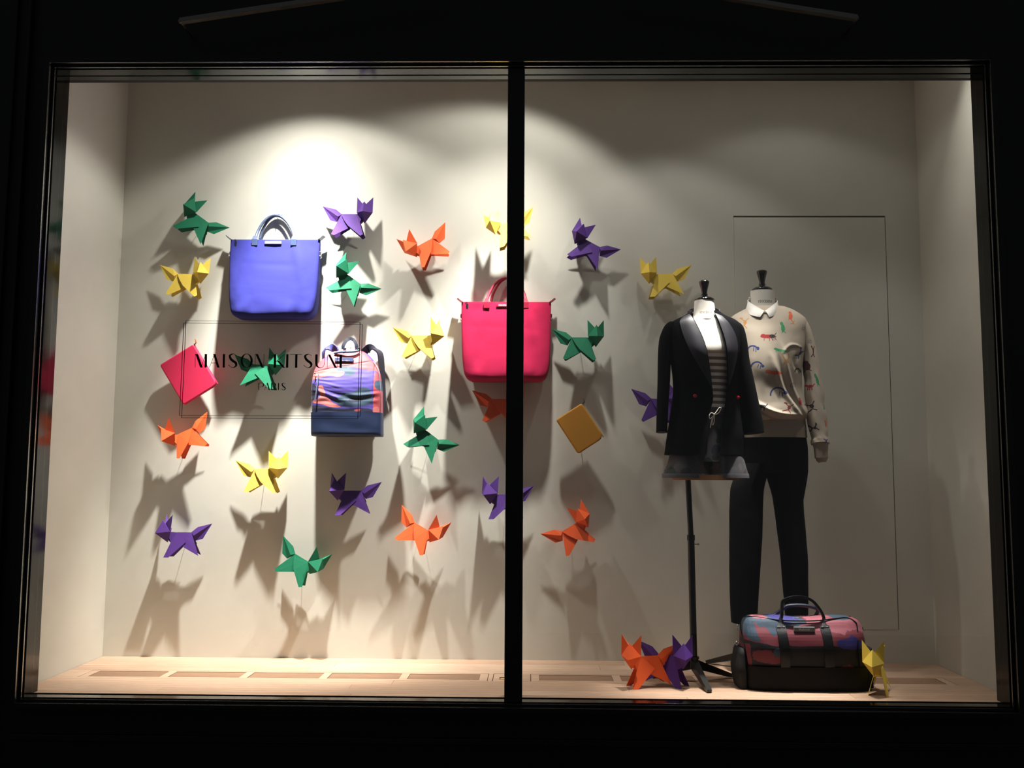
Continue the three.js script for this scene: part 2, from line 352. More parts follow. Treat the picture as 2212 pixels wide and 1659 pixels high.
// ---------------------------------------------------------------- folded paper foxes
// measured in a unit of 0.473 mm; a fox facing left (-x), ridge of the back at the origin
const U = 0.000473;
const q = (x, y, z) => V(x * U, y * U, z * U);
function foxShapes(type) {
  const tilt = (y) => 4 - 0.24 * y, S = {};
  if (type === 'B') {              // hind panel spans the back, the front leg is a flap on top of it
    S.body = (s) => sheet([[q(-60, 0, 2 * s), q(70, 0, 2 * s), q(112, -100, s * tilt(-100)), q(20, -118, s * tilt(-118)), q(-35, -140, s * tilt(-140))]]);
    S.hind = (s) => sheet([[q(70, -2, s * 3), q(155 - (s < 0 ? 14 : 0), -200, s * (tilt(-200) + 2)), q(-15, -112, s * (tilt(-112) + 3)), q(30, -40, s * (tilt(-40) + 2))]]);
    S.front = (s) => sheet([[q(-60, 0, s * 5), q(35, -82, s * 34), q(-105, -215, s * 66)], [q(-60, 0, s * 5), q(-105, -215, s * 66), q(-150, -215, s * 60), q(-105, -95, s * 30)]]);
  } else {                         // front panel spans the back, the hind leg comes out from under it
    S.body = (s) => sheet([[q(-63, 0, 3 * s), q(70, 0, 3 * s), q(62, -20, s * (tilt(-20) + 5)), q(0, -118, s * (tilt(-118) + 6)), q(-60, -130, s * (tilt(-130) + 4)), q(-105, -92, s * tilt(-92))]]);
    S.front = (s) => sheet([[q(64, -14, s * (tilt(-14) + 8)), q(40, -60, s * (tilt(-60) + 12)), q(0, -116, s * (tilt(-116) + 16)), q(-118, -216, s * 70), q(-142, -202, s * 64), q(-108, -90, s * (tilt(-90) + 4)), q(-64, -3, s * 7)]]);
    S.hind = (s) => sheet([[q(72, -6, s * 1), q(150 - (s < 0 ? 14 : 0), -196, s * (tilt(-196) - 2)), q(122, -206, s * (tilt(-206) - 2)), q(-10, -132, s * (tilt(-132) - 8)), q(20, -60, s * (tilt(-60) - 6))]]);
  }
  S.tail = sheet([[q(66, 0, 0), q(120, 46, -6), q(245, 78, -14), q(96, -26, 16)], [q(96, -26, 16), q(245, 78, -14), q(170, -55, -4), q(108, -72, -2)], [q(66, 0, 0), q(96, -26, 16), q(108, -72, -2)]]);
  S.neck = new ConvexGeometry([q(-56, -2, 7), q(-56, -2, -7), q(-100, -92, 26), q(-100, -92, -26), q(-128, -72, 10), q(-128, -72, -10), q(-140, 5, 26), q(-140, 5, -26)]);
  // head: faces the viewer when unturned, centred on its own pivot
  const Mk = q(0, 95, 36), C1 = q(-72, 0, -4), C2 = q(72, 0, -4), Sn = q(0, -14, 100), Uc = q(0, -98, -14), Bk = q(0, 26, -46);
  S.head = new ConvexGeometry([Mk, C1, C2, Sn, Uc, Bk]);
  const ear = (s) => new ConvexGeometry([q(72 * s, -2, -6), q(73 * s, 148, -22), q(16 * s, 78, 12), q(34 * s, 56, -28), q(0, 48, -24), q(8 * s, 60, 14)]);
  S.earA = ear(-1); S.earB = ear(1);
  return S;
}
function foxPrototype(type, right) {
  const S = foxShapes(type), g = new THREE.Group(), m = (x) => plain(right ? mirrorX(x.index ? x.toNonIndexed() : x) : x), P = PAPER.green;
  part('body', [m(S.body(1)), m(S.body(-1))], P, g);
  part('front_leg', m(S.front(1)), P, g); part('front_leg', m(S.front(-1)), P, g);
  part('hind_leg', m(S.hind(1)), P, g); part('hind_leg', m(S.hind(-1)), P, g);
  part('tail', m(S.tail), P, g); part('neck', m(S.neck), P, g);
  const h = part('head', m(S.head), P, g); h.position.set((right ? 145 : -145) * U, 10 * U, 22 * U);
  part('ear', m(S.earA), P, h); part('ear', m(S.earB), P, h);
  for (const c of g.children) { if (c.geometry) c.geometry.computeVertexNormals(); }
  return g;
}
const FOX = { LA: foxPrototype('A', false), LB: foxPrototype('B', false), RA: foxPrototype('A', true), RB: foxPrototype('B', true) };
const pinMat = mat('#b9b9b9', 0.4, { metalness: 0.6 });
// colour, kind, ridge position in the photograph, depth, roll (ccw), head turn (yaw, pitch, roll), label, extra body yaw, scale
const WALL_FOXES = [
  ['green', 'LB', 438, 472, .052, -36, [-16, 0, 0], 'dark green paper fox sitting upright left of the blue tote bag'],
  ['purple', 'RA', 754, 463, .052, 0, [0, 0, 0], 'violet paper fox facing right, just right of the blue tote handle'],
  ['yellow', 'RA', 401, 592, .052, -2, [2, 0, 0], 'yellow paper fox facing right beside the left edge of the blue tote'],
  ['green', 'LB', 766, 604, .052, -36, [-16, 0, 0], 'bright green paper fox sitting upright right of the blue tote bag'],
  ['orange', 'LA', 919, 523, .052, 29, [-30, 8, 0], 'orange paper fox with head lowered, up and left of the red tote'],
  ['yellow', 'LB', 1100, 480, .095, 16, [-12, -20, 0], 'yellow paper fox half hidden by the mullion above the red tote handle'],
  ['purple', 'LB', 1281, 526, .052, -29, [-16, 0, 0], 'dark purple paper fox sitting upright right of the mullion, topmost of the right pane'],
  ['yellow', 'LB', 1436, 592, .052, 2, [-4, 0, 0], 'yellow paper fox facing left above the black blazer'],
  ['yellow', 'RA', 906, 725, .052, 0, [62, 6, 0], 'yellow paper fox with one ear showing, between the backpack and the red tote'],
  ['green', 'RA', 1252, 729, .052, 0, [4, 0, 0], 'dark green paper fox facing right beside the right edge of the red tote'],
  ['green', 'RB', 563, 788, .052, -3, [10, 0, 0], 'green paper fox behind the black window lettering'],
  ['purple', 'RA', 1423, 862, .055, -3, [0, 0, 0], 'purple paper fox partly behind the left sleeve of the black blazer'],
  ['orange', 'RA', 1079, 862, .052, 0, [0, 0, 0], 'orange paper fox beneath the red tote, cut by the mullion'],
  ['orange', 'LA', 400, 931, .052, 25, [-30, 6, 0], 'orange paper fox with head lowered beneath the red pouch'],
  ['yellow', 'RA', 567, 1013, .052, 1, [14, 0, 0], 'yellow paper fox below the lettering, left of the backpack base'],
  ['green', 'LB', 934, 940, .052, -37, [-18, 0, 0], 'dark green paper fox sitting upright below and left of the red tote'],
  ['purple', 'LB', 764, 1060, .052, 0, [-30, 0, 0], 'purple paper fox facing left under the backpack'],
  ['purple', 'LB', 1093, 1068, .052, 0, [-30, 0, 0], 'purple paper fox facing left, cut by the mullion'],
  ['purple', 'LB', 397, 1150, .052, 0, [-52, 0, 0], 'blue violet paper fox facing left, lowest at the left end of the wall'],
  ['orange', 'RA', 910, 1137, .052, -29, [32, 6, 0], 'orange paper fox with head lowered, left of the mullion near the bottom'],
  ['orange', 'RA', 1229, 1139, .052, 31, [4, 0, 0], 'orange paper fox sitting upright right of the mullion, below the mustard pouch'],
  ['green', 'RA', 652, 1205, .052, -30, [34, 6, 0], 'green paper fox with head lowered, lowest fox on the wall'],
];
function placeFox(kind, colour, label, group) {
  const f = FOX[kind].clone(); f.name = numbered('paper_fox'); f.userData = { label, category: 'paper fox', group };
  f.traverse((c) => { if (c.isMesh) c.material = PAPER[colour]; });
  scene.add(f); return f;
}
for (const [colour, kind, px, py, z, roll, [hy, hp, hr], label] of WALL_FOXES) {
  const f = placeFox(kind, colour, label, 'folded paper foxes pinned to the back wall');
  const p = at(px, py, z); f.position.copy(p); f.rotation.set(0, 0, R(roll), 'ZYX');
  const h = f.children.find((c) => c.name === 'head'); h.rotation.set(R(hp), R(hy), R(hr), 'YXZ'); if (Math.abs(hy) > 12 && Math.abs(hy) < 55) h.scale.x = 1.14;
  const a = V(0, -30 * U, 0).applyAxisAngle(V(0, 0, 1), R(roll));
  part('wall_pin', rod(V(a.x, a.y, -z + .0005), V(a.x, a.y, -.002), .0008, 8), pinMat, f).rotation.set(0, 0, -R(roll));
}
{
  const f = placeFox('LB', 'orange', 'orange paper fox standing on the floor in front of a purple one', 'folded paper foxes standing on the floor');
  f.position.copy(at(1401, 1419, .50)); f.scale.setScalar(1.06); f.rotation.y = R(16); f.position.y = 215 * U * 1.06 + .0008;
  f.children.find((c) => c.name === 'head').rotation.set(0, R(-34), 0, 'YXZ');
  const g = placeFox('RB', 'purple', 'purple paper fox standing on the floor behind the orange one', 'folded paper foxes standing on the floor');
  g.scale.setScalar(1.06); g.position.copy(at(1440, 1424, .47)); g.position.y = 215 * U * 1.06 + .0008; g.rotation.set(0, R(-36), 0, 'ZYX');
  g.children.find((c) => c.name === 'head').rotation.set(0, R(36), 0, 'YXZ');
  const h = placeFox('RB', 'yellow', 'yellow paper fox standing on the floor beside the camouflage duffel bag', 'folded paper foxes standing on the floor');
  h.scale.setScalar(1.06); h.position.copy(at(1899, 1430, .56)); h.position.y = 215 * U * 1.06 + .0008; h.rotation.set(0, R(-116), 0, 'ZYX');
  h.children.find((c) => c.name === 'head').rotation.set(0, R(92), 0, 'YXZ');
}

// ---------------------------------------------------------------- cloth, leather and print materials
const canvasBump = rep(weave, 9, 9);
const cloth = (hex, rough = .85, extra = {}) => mat(hex, rough, { bumpMap: canvasBump, bumpScale: 0.0005, sheen: 0.25, sheenRoughness: 0.6, sheenColor: new THREE.Color(hex), ...extra });
const leather = (hex, rough = .38) => mat(hex, rough, { bumpMap: rep(paintBump, 9, 9), bumpScale: 0.0004 });
const navyLeather = leather('#1d2536', .42);
const CAMO = ['#c8505a', '#e67f7c', '#5b4bb0', '#3d566f', '#26294a'];     // salmon red, pink, violet, slate, dark navy
function blobPath(c, pts, r, jag = 0) {                           // closed wobbly outline through points
  const n = pts.length; c.beginPath();
  for (let i = 0; i < n; i++) {
    const a = pts[i], b = pts[(i + 1) % n], m = [(a[0] + b[0]) / 2, (a[1] + b[1]) / 2];
    if (i === 0) c.moveTo((pts[n - 1][0] + a[0]) / 2, (pts[n - 1][1] + a[1]) / 2);
    c.quadraticCurveTo(a[0] + (r() - .5) * jag, a[1] + (r() - .5) * jag, m[0], m[1]);
  }
  c.closePath(); c.fill();
}
function foldNoise(seed, fx, fy, amp) { return (x, y) => { const a = fbm(x * fx + seed, y * fy + seed * .7); return amp * (a - 0.9 * Math.abs(noise(x * fx * .6 + seed, y * fy * .6, 4))); }; }

// ---------------------------------------------------------------- the two tote bags on the wall
function tote(cx, ty, seed, bodyMat, trimMat, clipMat, plateMat, label) {
  const t = thing('tote_bag', label, 'tote bag');
  const zp = .05, P = (dx, dy, z = zp) => at(cx + dx, ty + dy, z);
  const o = outline(zp, [
    [ty - 2, cx - 97, cx + 97, .047, .030], [ty + 4, cx - 97, cx + 97, .052, .024], [ty + 30, cx - 97, cx + 96.5, .068, .014], [ty + 70, cx - 96, cx + 96, .088, .010], [ty + 110, cx - 94.5, cx + 95, .106, .010],
    [ty + 145, cx - 91.5, cx + 92, .120, .010], [ty + 160, cx - 88, cx + 88, .124, .010], [ty + 168, cx - 82, cx + 82, .120, .012], [ty + 172, cx - 74, cx + 74, .108, .020]]);
  const yT = P(0, 0).y, yB = P(0, 172).y, X0 = P(0, 0).x, f1 = (x, y) => .0065 * fbm((x + y * .5) * 4.5 + seed, (y - x) * 3 + seed) + .0045 * noise(x * 13 + seed, y * 3, 3), f2 = (x, y) => .0007 * fbm((x - y * .6) * 18, (y + x * .4) * 16 + seed);
  part('bag_body', loft({ o, y0: yB, y1: yT, n: 6, nu: 160, nv: 110, bump: (x, y, th) => {
    const front = Math.max(0, Math.sin(th)), v = (yT - y) / (yT - yB), lx = (x - X0) / .19;
    const crease = .0016 * Math.exp(-((v - .34 - .04 * lx) ** 2) / .002) * Math.exp(-lx * lx * 3) * (noise(x * 9, seed) > -.3 ? 1 : .4);
    const pull = .007 * Math.exp(-((Math.abs(lx) - .42 - v * .5) ** 2) / .012) * (1 - v);
    const low = smooth(.72, .97, v) * .013 * noise(x * 20 + seed, y * 9);
    return front * (f1(x, y) + f2(x, y) + crease * -1 + pull + low) * smooth(-.02, .10, v);
  } }), bodyMat, t);
  part('zip_band', box(P(-96, 0).x, P(96, 0).x, yT - .001, yT + .003, .033, .045, .001), trimMat, t);
  for (const s of [-1, 1]) {                                      // stiff zip ends standing off the top corners
    const a = P(94 * s, 0), b = P(106 * s, -9);
    part('zip_end', sweep([V(a.x, a.y, .04), V((a.x + b.x) / 2, (a.y + b.y) / 2 - .001, .042), V(b.x, b.y, .044)], rect(.030, .0022), V(0, 1, 0), 8), trimMat, t);
    const rr = new THREE.TorusGeometry(.007, .0013, 8, 20); rr.rotateY(R(70)); const c = P(97 * s, 36); rr.translate(c.x + .002 * s, c.y, .045);
    part('side_ring', [rr, box(c.x - .004, c.x + .004, c.y + .006, c.y + .022, .041, .049, .001)], clipMat, t);
  }
  for (const [k, z0, z1, dx] of [[0, .060, .024, 0], [1, .026, .014, 5]]) {
    const pts = [[-42, -2], [-37, -18], [-25, -38], [-12, -49], [1, -52.5], [14, -49], [27, -37], [38, -18], [42, -2]];
    part('handle', sweep(pts.map(([a, b], i) => P(a * (k ? .9 : 1) + dx, b, lerp(z0, z1, Math.sin(i / 8 * Math.PI)))), circ(.0058, 12), V(0, 0, 1), 60), trimMat, t);
  }
  for (const s of [-1, 1]) {
    const c = P(42 * s, 6); part('handle_tab', [box(c.x - .0125, c.x + .0125, c.y - .017, c.y + .012, .050, .0685, .002), sweep([V(c.x, c.y + .010, .063), V(c.x, c.y + .026, .060)], (tt) => rect(lerp(.022, .012, tt), .008)(), V(0, 0, 1), 4)], trimMat, t);
  }
  const l = P(-2.5, 7.5); const plate = part('label_plate', box(l.x - .036, l.x + .036, l.y - .0065, l.y + .0065, .0585, .0640, .001), plateMat, t);
  const r = rng(seed * 13 + 5), bits = []; for (let i = 0; i < 13; i++) bits.push(box(l.x - .027 + i * .0043, l.x - .027 + i * .0043 + .002 + r() * .0012, l.y - .003, l.y + .002 + r() * .0016, .0640, .0644));
  part('lettering', bits, mat('#ececf2', .5), plate);
  const z = P(-84, 6); part('zip_pull', [box(z.x - .004, z.x + .004, z.y - .018, z.y + .006, .052, .056, .001), new THREE.TorusGeometry(.004, .001, 6, 14).translate(z.x - .004, z.y + .010, .05)], mat('#14141c', .4), t);
  const n = P(1, -53); part('wall_hook', rod(V(n.x, n.y - .004, -.004), V(n.x, n.y - .002, .034), .0018, 10), M.steel, t);
}
tote(594, 518, 2.3, cloth('#2a2c72', .95, { sheen: 0, specularIntensity: .3 }), leather('#3a4866', .3), M.steel, leather('#6a6cb4', .5), 'blue canvas tote bag with navy leather handles hung on the wall');
tote(1093.5, 653, 6.1, cloth('#a31a41', .95, { sheen: 0, specularIntensity: .3 }), leather('#b01a40', .45), mat('#5a1220', .4), leather('#b01a40', .45), 'red canvas tote bag with red handles hung behind the mullion');

// ---------------------------------------------------------------- zipped pouches
function pouch(name, label, cx, cy, w, h, rot, z, hex, pullHex, bigR) {
  const t = thing(name, label, 'pouch', at(cx, cy, z).toArray()); t.rotation.z = rot;
  const sh = new THREE.Shape(), a = w / 2 - .006, b = h / 2 - .006, r = .006, rb = bigR;
  sh.moveTo(-a + r, -b); sh.lineTo(a - r, -b); sh.quadraticCurveTo(a, -b, a, -b + r); sh.lineTo(a, b - rb); sh.quadraticCurveTo(a, b, a - rb, b); sh.lineTo(-a + r, b); sh.quadraticCurveTo(-a, b, -a, b - r); sh.lineTo(-a, -b + r); sh.quadraticCurveTo(-a, -b, -a + r, -b);
  const g = new THREE.ExtrudeGeometry(sh, { depth: .008, bevelEnabled: true, bevelThickness: .006, bevelSize: .006, bevelSegments: 5, curveSegments: 12 }); g.translate(0, 0, -.004);
  part('pouch_body', g, cloth(hex, .7), t);
  part('zip_strip', box(-w / 2 + .004, w / 2 - .002, h / 2 - .003, h / 2 + .0012, -.005, .005, .001), cloth(hex, .5), t);
  part('zip_pull', [sweep([V(-w / 2 + .004, h / 2 + .001, .004), V(-w / 2 + .002, h / 2 + .012, .010), V(-w / 2 - .012, h / 2 + .017, .010)], rect(.005, .0018), V(0, 0, 1), 10)], leather(pullHex), t);
  part('zip_slider', box(-w / 2 + .001, -w / 2 + .008, h / 2 - .001, h / 2 + .005, -.002, .006, .001), M.steel, t);
  part('wall_pin', rod(V(0, 0, -z - .002), V(0, 0, -.008), .0015, 8), pinMat, t);
}
// the long side runs down to the right; -x end is at the top
pouch('zip_pouch', 'red zipped pouch hung as a diamond left of the lettering', 408.5, 809.5, .2035, .168, -R(57.4), .045, '#cd184a', '#d8893a', .022);
pouch('zip_pouch', 'mustard yellow zipped pouch hung as a diamond right of the red tote', 1252.5, 926, .170, .1285, -R(57.0), .070, '#b67c1c', '#5c564e', .022);

// ---------------------------------------------------------------- camouflage backpack on the wall
{
  const S = 7.213, px = (x) => 660 + x / S, py = (y) => 720 + y / S, zp = .09, t = thing('backpack', 'camouflage backpack in red, violet and navy with a navy leather base', 'backpack');
  const P = (x, y, z = zp) => at(px(x), py(y), z);
  const tex = canvasTex(1298, 1659, (c) => {
    const r = rng(5); c.fillStyle = CAMO[2]; c.fillRect(0, 0, 1298, 1659);
    c.fillStyle = CAMO[0]; blobPath(c, [[60, 200], [900, 200], [1110, 420], [1130, 600], [1000, 590], [850, 560], [700, 530], [560, 540], [420, 560], [260, 600], [60, 640]], r, 20);
    c.fillStyle = CAMO[2]; blobPath(c, [[880, 260], [1000, 300], [1120, 460], [1060, 450], [960, 360]], r, 10); blobPath(c, [[250, 380], [340, 350], [340, 430], [260, 440]], r, 10);
    c.fillStyle = CAMO[1]; blobPath(c, [[60, 600], [260, 580], [440, 545], [500, 560], [520, 600], [630, 590], [620, 660], [540, 710], [420, 680], [300, 700], [200, 720], [60, 760]], r, 16);
    c.fillStyle = CAMO[3]; blobPath(c, [[490, 570], [620, 520], [760, 550], [800, 620], [740, 690], [640, 690], [620, 600], [520, 610]], r, 20);
    c.fillStyle = CAMO[4]; blobPath(c, [[60, 800], [160, 800], [220, 950], [200, 1060], [60, 1100]], r, 12);
    c.fillStyle = CAMO[1]; blobPath(c, [[200, 830], [290, 830], [310, 890], [340, 940], [320, 1000], [420, 1040], [430, 1090], [560, 1140], [600, 1170], [420, 1170], [280, 1120], [110, 1100], [110, 1060], [240, 1030], [250, 960]], r, 12);
    c.fillStyle = CAMO[3]; blobPath(c, [[440, 1070], [560, 1010], [640, 930], [760, 950], [900, 860], [1010, 860], [1080, 980], [1090, 1120], [900, 1150], [620, 1160]], r, 24);
    c.fillStyle = CAMO[4]; blobPath(c, [[60, 1130], [300, 1150], [560, 1190], [900, 1180], [1090, 1180], [1090, 1300], [60, 1300]], r, 14); blobPath(c, [[700, 1040], [860, 1020], [960, 1050], [860, 1090], [720, 1100]], r, 10);
    c.fillStyle = CAMO[0]; blobPath(c, [[780, 1210], [900, 1180], [910, 1215], [840, 1235]], r, 6);
    c.fillStyle = CAMO[0]; c.fillRect(1088, 620, 210, 1020); c.fillStyle = CAMO[3]; blobPath(c, [[1090, 740], [1298, 740], [1298, 900], [1120, 900]], r, 16); c.fillStyle = CAMO[1]; blobPath(c, [[1080, 430], [1298, 430], [1298, 620], [1110, 640]], r, 10); blobPath(c, [[1090, 1150], [1180, 1150], [1180, 1260], [1090, 1260]], r, 8);
  });
  const a = P(0, 1659), b = P(1298, 0), printed = cloth('#d8d8d8', .62, { map: tex });
  const tab = [[1600, 104, 1186, .128, .014], [1580, 100, 1190, .136, .012], [1500, 99, 1189, .137, .012], [1250, 100, 1190, .137, .012], [1100, 97, 1190, .137, .012], [900, 96, 1186, .134, .012], [740, 106, 1170, .128, .012], [620, 122, 1150, .120, .012], [520, 150, 1118, .110, .012], [430, 212, 1060, .098, .014], [350, 300, 990, .084, .016], [290, 390, 920, .070, .02], [255, 470, 850, .058, .026], [238, 560, 790, .046, .032]].map(([y, l, r2, f, k]) => [py(y), px(l), px(r2), f, k]).reverse();
  const o = outline(zp, tab);
  const yb = P(0, 1240).y, yt = P(0, 238).y, y00 = P(0, 1600).y;
  const w1 = (x, y) => .0042 * noise(x * 6, y * 34 + 5 * noise(x * 5, y * 8), 2) + .0012 * noise(x * 12, y * 70, 9);
  part('bag_body', frontUV(loft({ o, y0: yb, y1: yt, n: 3.6, nu: 140, nv: 150, bump: (x, y, th) => {
    const v = (y - yb) / (yt - yb), f = Math.max(0, Math.sin(th)); const seam = .004 * Math.exp(-((y - P(0, 520 - (x - P(600, 0).x) / (b.x - a.x) * 260).y) ** 2) / .0000020);
    return f * (w1(x, y) * (1 - smooth(.70, .86, v) * .8) - seam + .006 * Math.exp(-((v - .42) ** 2) / .05)) - .002 * Math.exp(-((Math.abs(x - P(1092, 0).x)) ** 2) / .000004);
  } }), a.x, b.x, a.y, b.y), printed, t);
  part('leather_base', loft({ o: (y) => { const q2 = o(Math.min(y, yb)); return [y, q2[1] - .0018, q2[2] + .0018, q2[3] + .003, q2[4]]; }, y0: y00, y1: yb + .001, n: 4.4, nu: 96, nv: 20, bump: (x, y, th) => Math.max(0, Math.sin(th)) * .003 * noise(x * 12, y * 18) }), mat('#1a2847', .52, { specularIntensity: .6 }), t);
  part('top_handle', sweep([P(585, 250, .05), P(590, 190, .05), P(640, 110, .045), P(700, 86, .04), P(755, 110, .045), P(795, 190, .05), P(805, 250, .05)], rect(.014, .003), V(0, 0, 1), 40), navyLeather, t);
  part('handle_end', [box(P(565, 0).x, P(608, 0).x, P(0, 250).y, P(0, 205).y, .046, .054, .001), box(P(778, 0).x, P(828, 0).x, P(0, 250).y, P(0, 205).y, .046, .054, .001)], navyLeather, t);
  part('top_flap', frontUV(sweep([P(450, 310, .080), P(560, 292, .090), P(650, 290, .094), P(760, 285, .09), P(835, 268, .078)], circ(.0045, 12, .007), V(0, 0, 1), 24), a.x, b.x, a.y, b.y), cloth('#3d566f', .5), t);
  const strap = cloth('#1b192e', .6);
  part('shoulder_strap', sweep([P(930, 330, .03), P(905, 290, .03), P(960, 245, .03), P(1040, 240, .035), P(1120, 270, .045), P(1165, 330, .05), P(1182, 480, .05), P(1195, 760, .045), P(1205, 1100, .04), P(1198, 1260, .03)], rect(.038, .006), V(.9, 0, .43), 70), strap, t);
  part('shoulder_strap', sweep([P(500, 300, .03), P(480, 245, .03), P(400, 228, .035), P(310, 248, .042), P(280, 300, .045), P(278, 420, .03)], rect(.034, .006), V(-.9, 0, .43), 40), cloth('#40407c', .6), t);
  const pocket = part('pocket_zip', sweep([P(198, 640, .127), P(188, 760, .134), P(170, 900, .139), P(146, 1050, .141)], rect(.0046, .005), V(0, 0, 1), 16), leather('#5a5f78', .5), t);
  part('zip_slider', box(P(182, 0).x, P(204, 0).x, P(0, 655).y, P(0, 625).y, .118, .131, .001), M.steel, pocket);
  const l0 = P(455, 440, .105), l1 = P(745, 380, .105); const plate = part('label_plate', box(l0.x, l1.x, l0.y, l1.y, .098, .1075, .001), leather('#5a6490', .5), t);
  const rr = rng(3), bits = []; for (let i = 0; i < 10; i++) { const x = lerp(l0.x, l1.x, .14 + i * .07); bits.push(box(x, x + .0017 + rr() * .0008, l0.y + .0028, l0.y + .0052 + rr() * .0012, .1074, .1077)); } part('lettering', bits, mat('#f0f0f4', .5), plate);
  part('side_zip', sweep([P(1060, 440, .085), P(1128, 560, .098), P(1160, 740, .102), P(1176, 1000, .104), P(1178, 1240, .104)], rect(.003, .004), V(0, 0, 1), 40), mat('#9aa0b0', .4, { metalness: .5 }), t);
  const k = P(698, 235, .05); part('wall_hook', rod(V(P(700, 92).x, P(0, 100, .04).y, -.004), V(P(700, 92).x, P(0, 98, .04).y, .05), .0018, 10), M.steel, t);
  part('zip_pull', new THREE.TorusGeometry(.004, .0012, 8, 16).translate(k.x, k.y, .062), M.steel, t);
}

// ---------------------------------------------------------------- lettering on the glass
{
  const t = thing('window_lettering', 'black sans-serif lettering with a double line border on the left glass', 'lettering', [0, 0, 0]);
  const S = 5.267, zg = GZ + .0012, P = (x, y) => { const v = at(380 + x / S, 680 + y / S, zg); return new THREE.Vector2(v.x, v.y); };
  const flat = (pts) => { const g = new THREE.ExtrudeGeometry(new THREE.Shape(pts), { depth: .0004, bevelEnabled: false }); g.translate(0, 0, zg); return g; };
  const line = (x0, y0, x1, y1, w, w2 = w) => { const d = Math.hypot(x1 - x0, y1 - y0), nx = -(y1 - y0) / d / 2, ny = (x1 - x0) / d / 2; return flat([P(x0 + nx * w, y0 + ny * w), P(x1 + nx * w2, y1 + ny * w2), P(x1 - nx * w2, y1 - ny * w2), P(x0 - nx * w, y0 - ny * w)]); };
  const par = (x0, y0, x1, y1, w) => flat([P(x0, y0), P(x0 + w, y0), P(x1 + w, y1), P(x1, y1)]);   // slanted bar with level ends
  const curve = (pts, widths, n = 28) => {
    const c = new THREE.CatmullRomCurve3(pts.map(([x, y]) => V(x, y, 0))), L = [], Rr = [];
    for (let i = 0; i <= n; i++) { const s = i / n, p = c.getPoint(s), T = c.getTangent(s), k = s * (widths.length - 1), j = Math.min(widths.length - 2, Math.floor(k)), w = lerp(widths[j], widths[j + 1], k - j) / 2; L.push(P(p.x - T.y * w, p.y + T.x * w)); Rr.push(P(p.x + T.y * w, p.y - T.x * w)); }
    return flat([...L, ...Rr.reverse()]);
  };
  const oval = (x0, x1, y0, y1, thick, thin) => { const sh = [], ho = []; for (let i = 0; i < 48; i++) { const a = i / 48 * 2 * Math.PI; sh.push(P((x0 + x1) / 2 + (x1 - x0) / 2 * Math.cos(a), (y0 + y1) / 2 + (y1 - y0) / 2 * Math.sin(a))); ho.push(P((x0 + x1) / 2 + ((x1 - x0) / 2 - thick) * Math.cos(a), (y0 + y1) / 2 + ((y1 - y0) / 2 - thin) * Math.sin(a))); } const s = new THREE.Shape(sh); s.holes.push(new THREE.Path(ho)); const g = new THREE.ExtrudeGeometry(s, { depth: .0004, bevelEnabled: false }); g.translate(0, 0, zg); return g; };
  const sShape = (x0, x1, y0, y1, w) => curve([[x1 - (x1 - x0) * .12, y0 + (y1 - y0) * .14], [x1 - (x1 - x0) * .38, y0 + 2], [x0 + (x1 - x0) * .22, y0 + (y1 - y0) * .13], [x0 + (x1 - x0) * .30, y0 + (y1 - y0) * .36], [(x0 + x1) / 2, (y0 + y1) / 2], [x1 - (x1 - x0) * .17, y0 + (y1 - y0) * .68], [x1 - (x1 - x0) * .17, y0 + (y1 - y0) * .87], [x0 + (x1 - x0) * .5, y1 - 2], [x0 + (x1 - x0) * .04, y1 - (y1 - y0) * .2]], [5, 4, w * .8, w, w, w, w * .7, 5, 6], 40);
  const T = 27, h = 5, L = [
    [line(221, 447, 220, 599, h), par(222, 446, 276, 600, T + 2), line(288, 598, 340, 447, h), par(328, 446, 326, 600, T)],
    [line(381, 600, 441, 446, h), par(424, 446, 470, 601, T), line(402, 548, 462, 548, h)],
    [par(534, 446, 531, 601, 25)],
    [sShape(590, 702, 443, 602, 28)],
    [oval(736, 874, 443, 602, 25, 5)],
    [line(903, 447, 901, 601, h), par(905, 446, 974, 602, T), line(1002, 447, 1000, 601, h)],
    [par(1114, 448, 1112, 602, T), line(1240, 449, 1140, 532, h), par(1146, 522, 1216, 602, T)],
    [par(1256, 448, 1253, 602, 25)],
    [line(1299, 450, 1436, 450, h), par(1358, 448, 1355, 603, 26)],
    [sShape(1448, 1556, 446, 605, 28)],
    [curve([[1600, 450], [1598, 530], [1602, 575], [1630, 601], [1665, 598], [1686, 570], [1691, 520], [1693, 451]], [T, T, T * .9, 9, h, h, h, h])],
    [line(1725, 452, 1722, 604, h), par(1728, 450, 1806, 605, T), line(1836, 452, 1834, 604, h)],
    [par(1863, 452, 1861, 605, 26), line(1888, 454, 1948, 454, 4), line(1888, 526, 1936, 526, 4), line(1886, 602, 1948, 602, 4), line(1906, 440, 1934, 416, 9)],
    [line(945, 775, 944, 856, 9), curve([[948, 778], [985, 776], [998, 798], [984, 818], [952, 821]], [3, 6, 14, 6, 3])],
    [line(1008, 855, 1040, 775, 4), par(1033, 775, 1056, 856, 14), line(1020, 828, 1050, 828, 4)],
    [line(1090, 775, 1089, 856, 11), curve([[1093, 778], [1122, 776], [1134, 796], [1122, 815], [1096, 818]], [3, 6, 13, 6, 3]), par(1104, 817, 1126, 856, 14)],
    [par(1162, 776, 1161, 856, 12)],
    [sShape(1198, 1250, 775, 858, 14)],
  ];
  L.forEach((g) => part('letter', g, M.ink, t));
  const rectLine = (a, b, c, d) => part('border_line', [line(a[0], a[1], b[0], b[1], 4.5), line(b[0], b[1], c[0], c[1], 7), line(c[0], c[1], d[0], d[1], 4.5), line(d[0], d[1], a[0], a[1], 7)], M.ink, t);
  rectLine([115, 68], [2096, 84], [2070, 1181], [65, 1173]);
  rectLine([90, 94], [2121, 108], [2096, 1154], [41, 1146]);
}

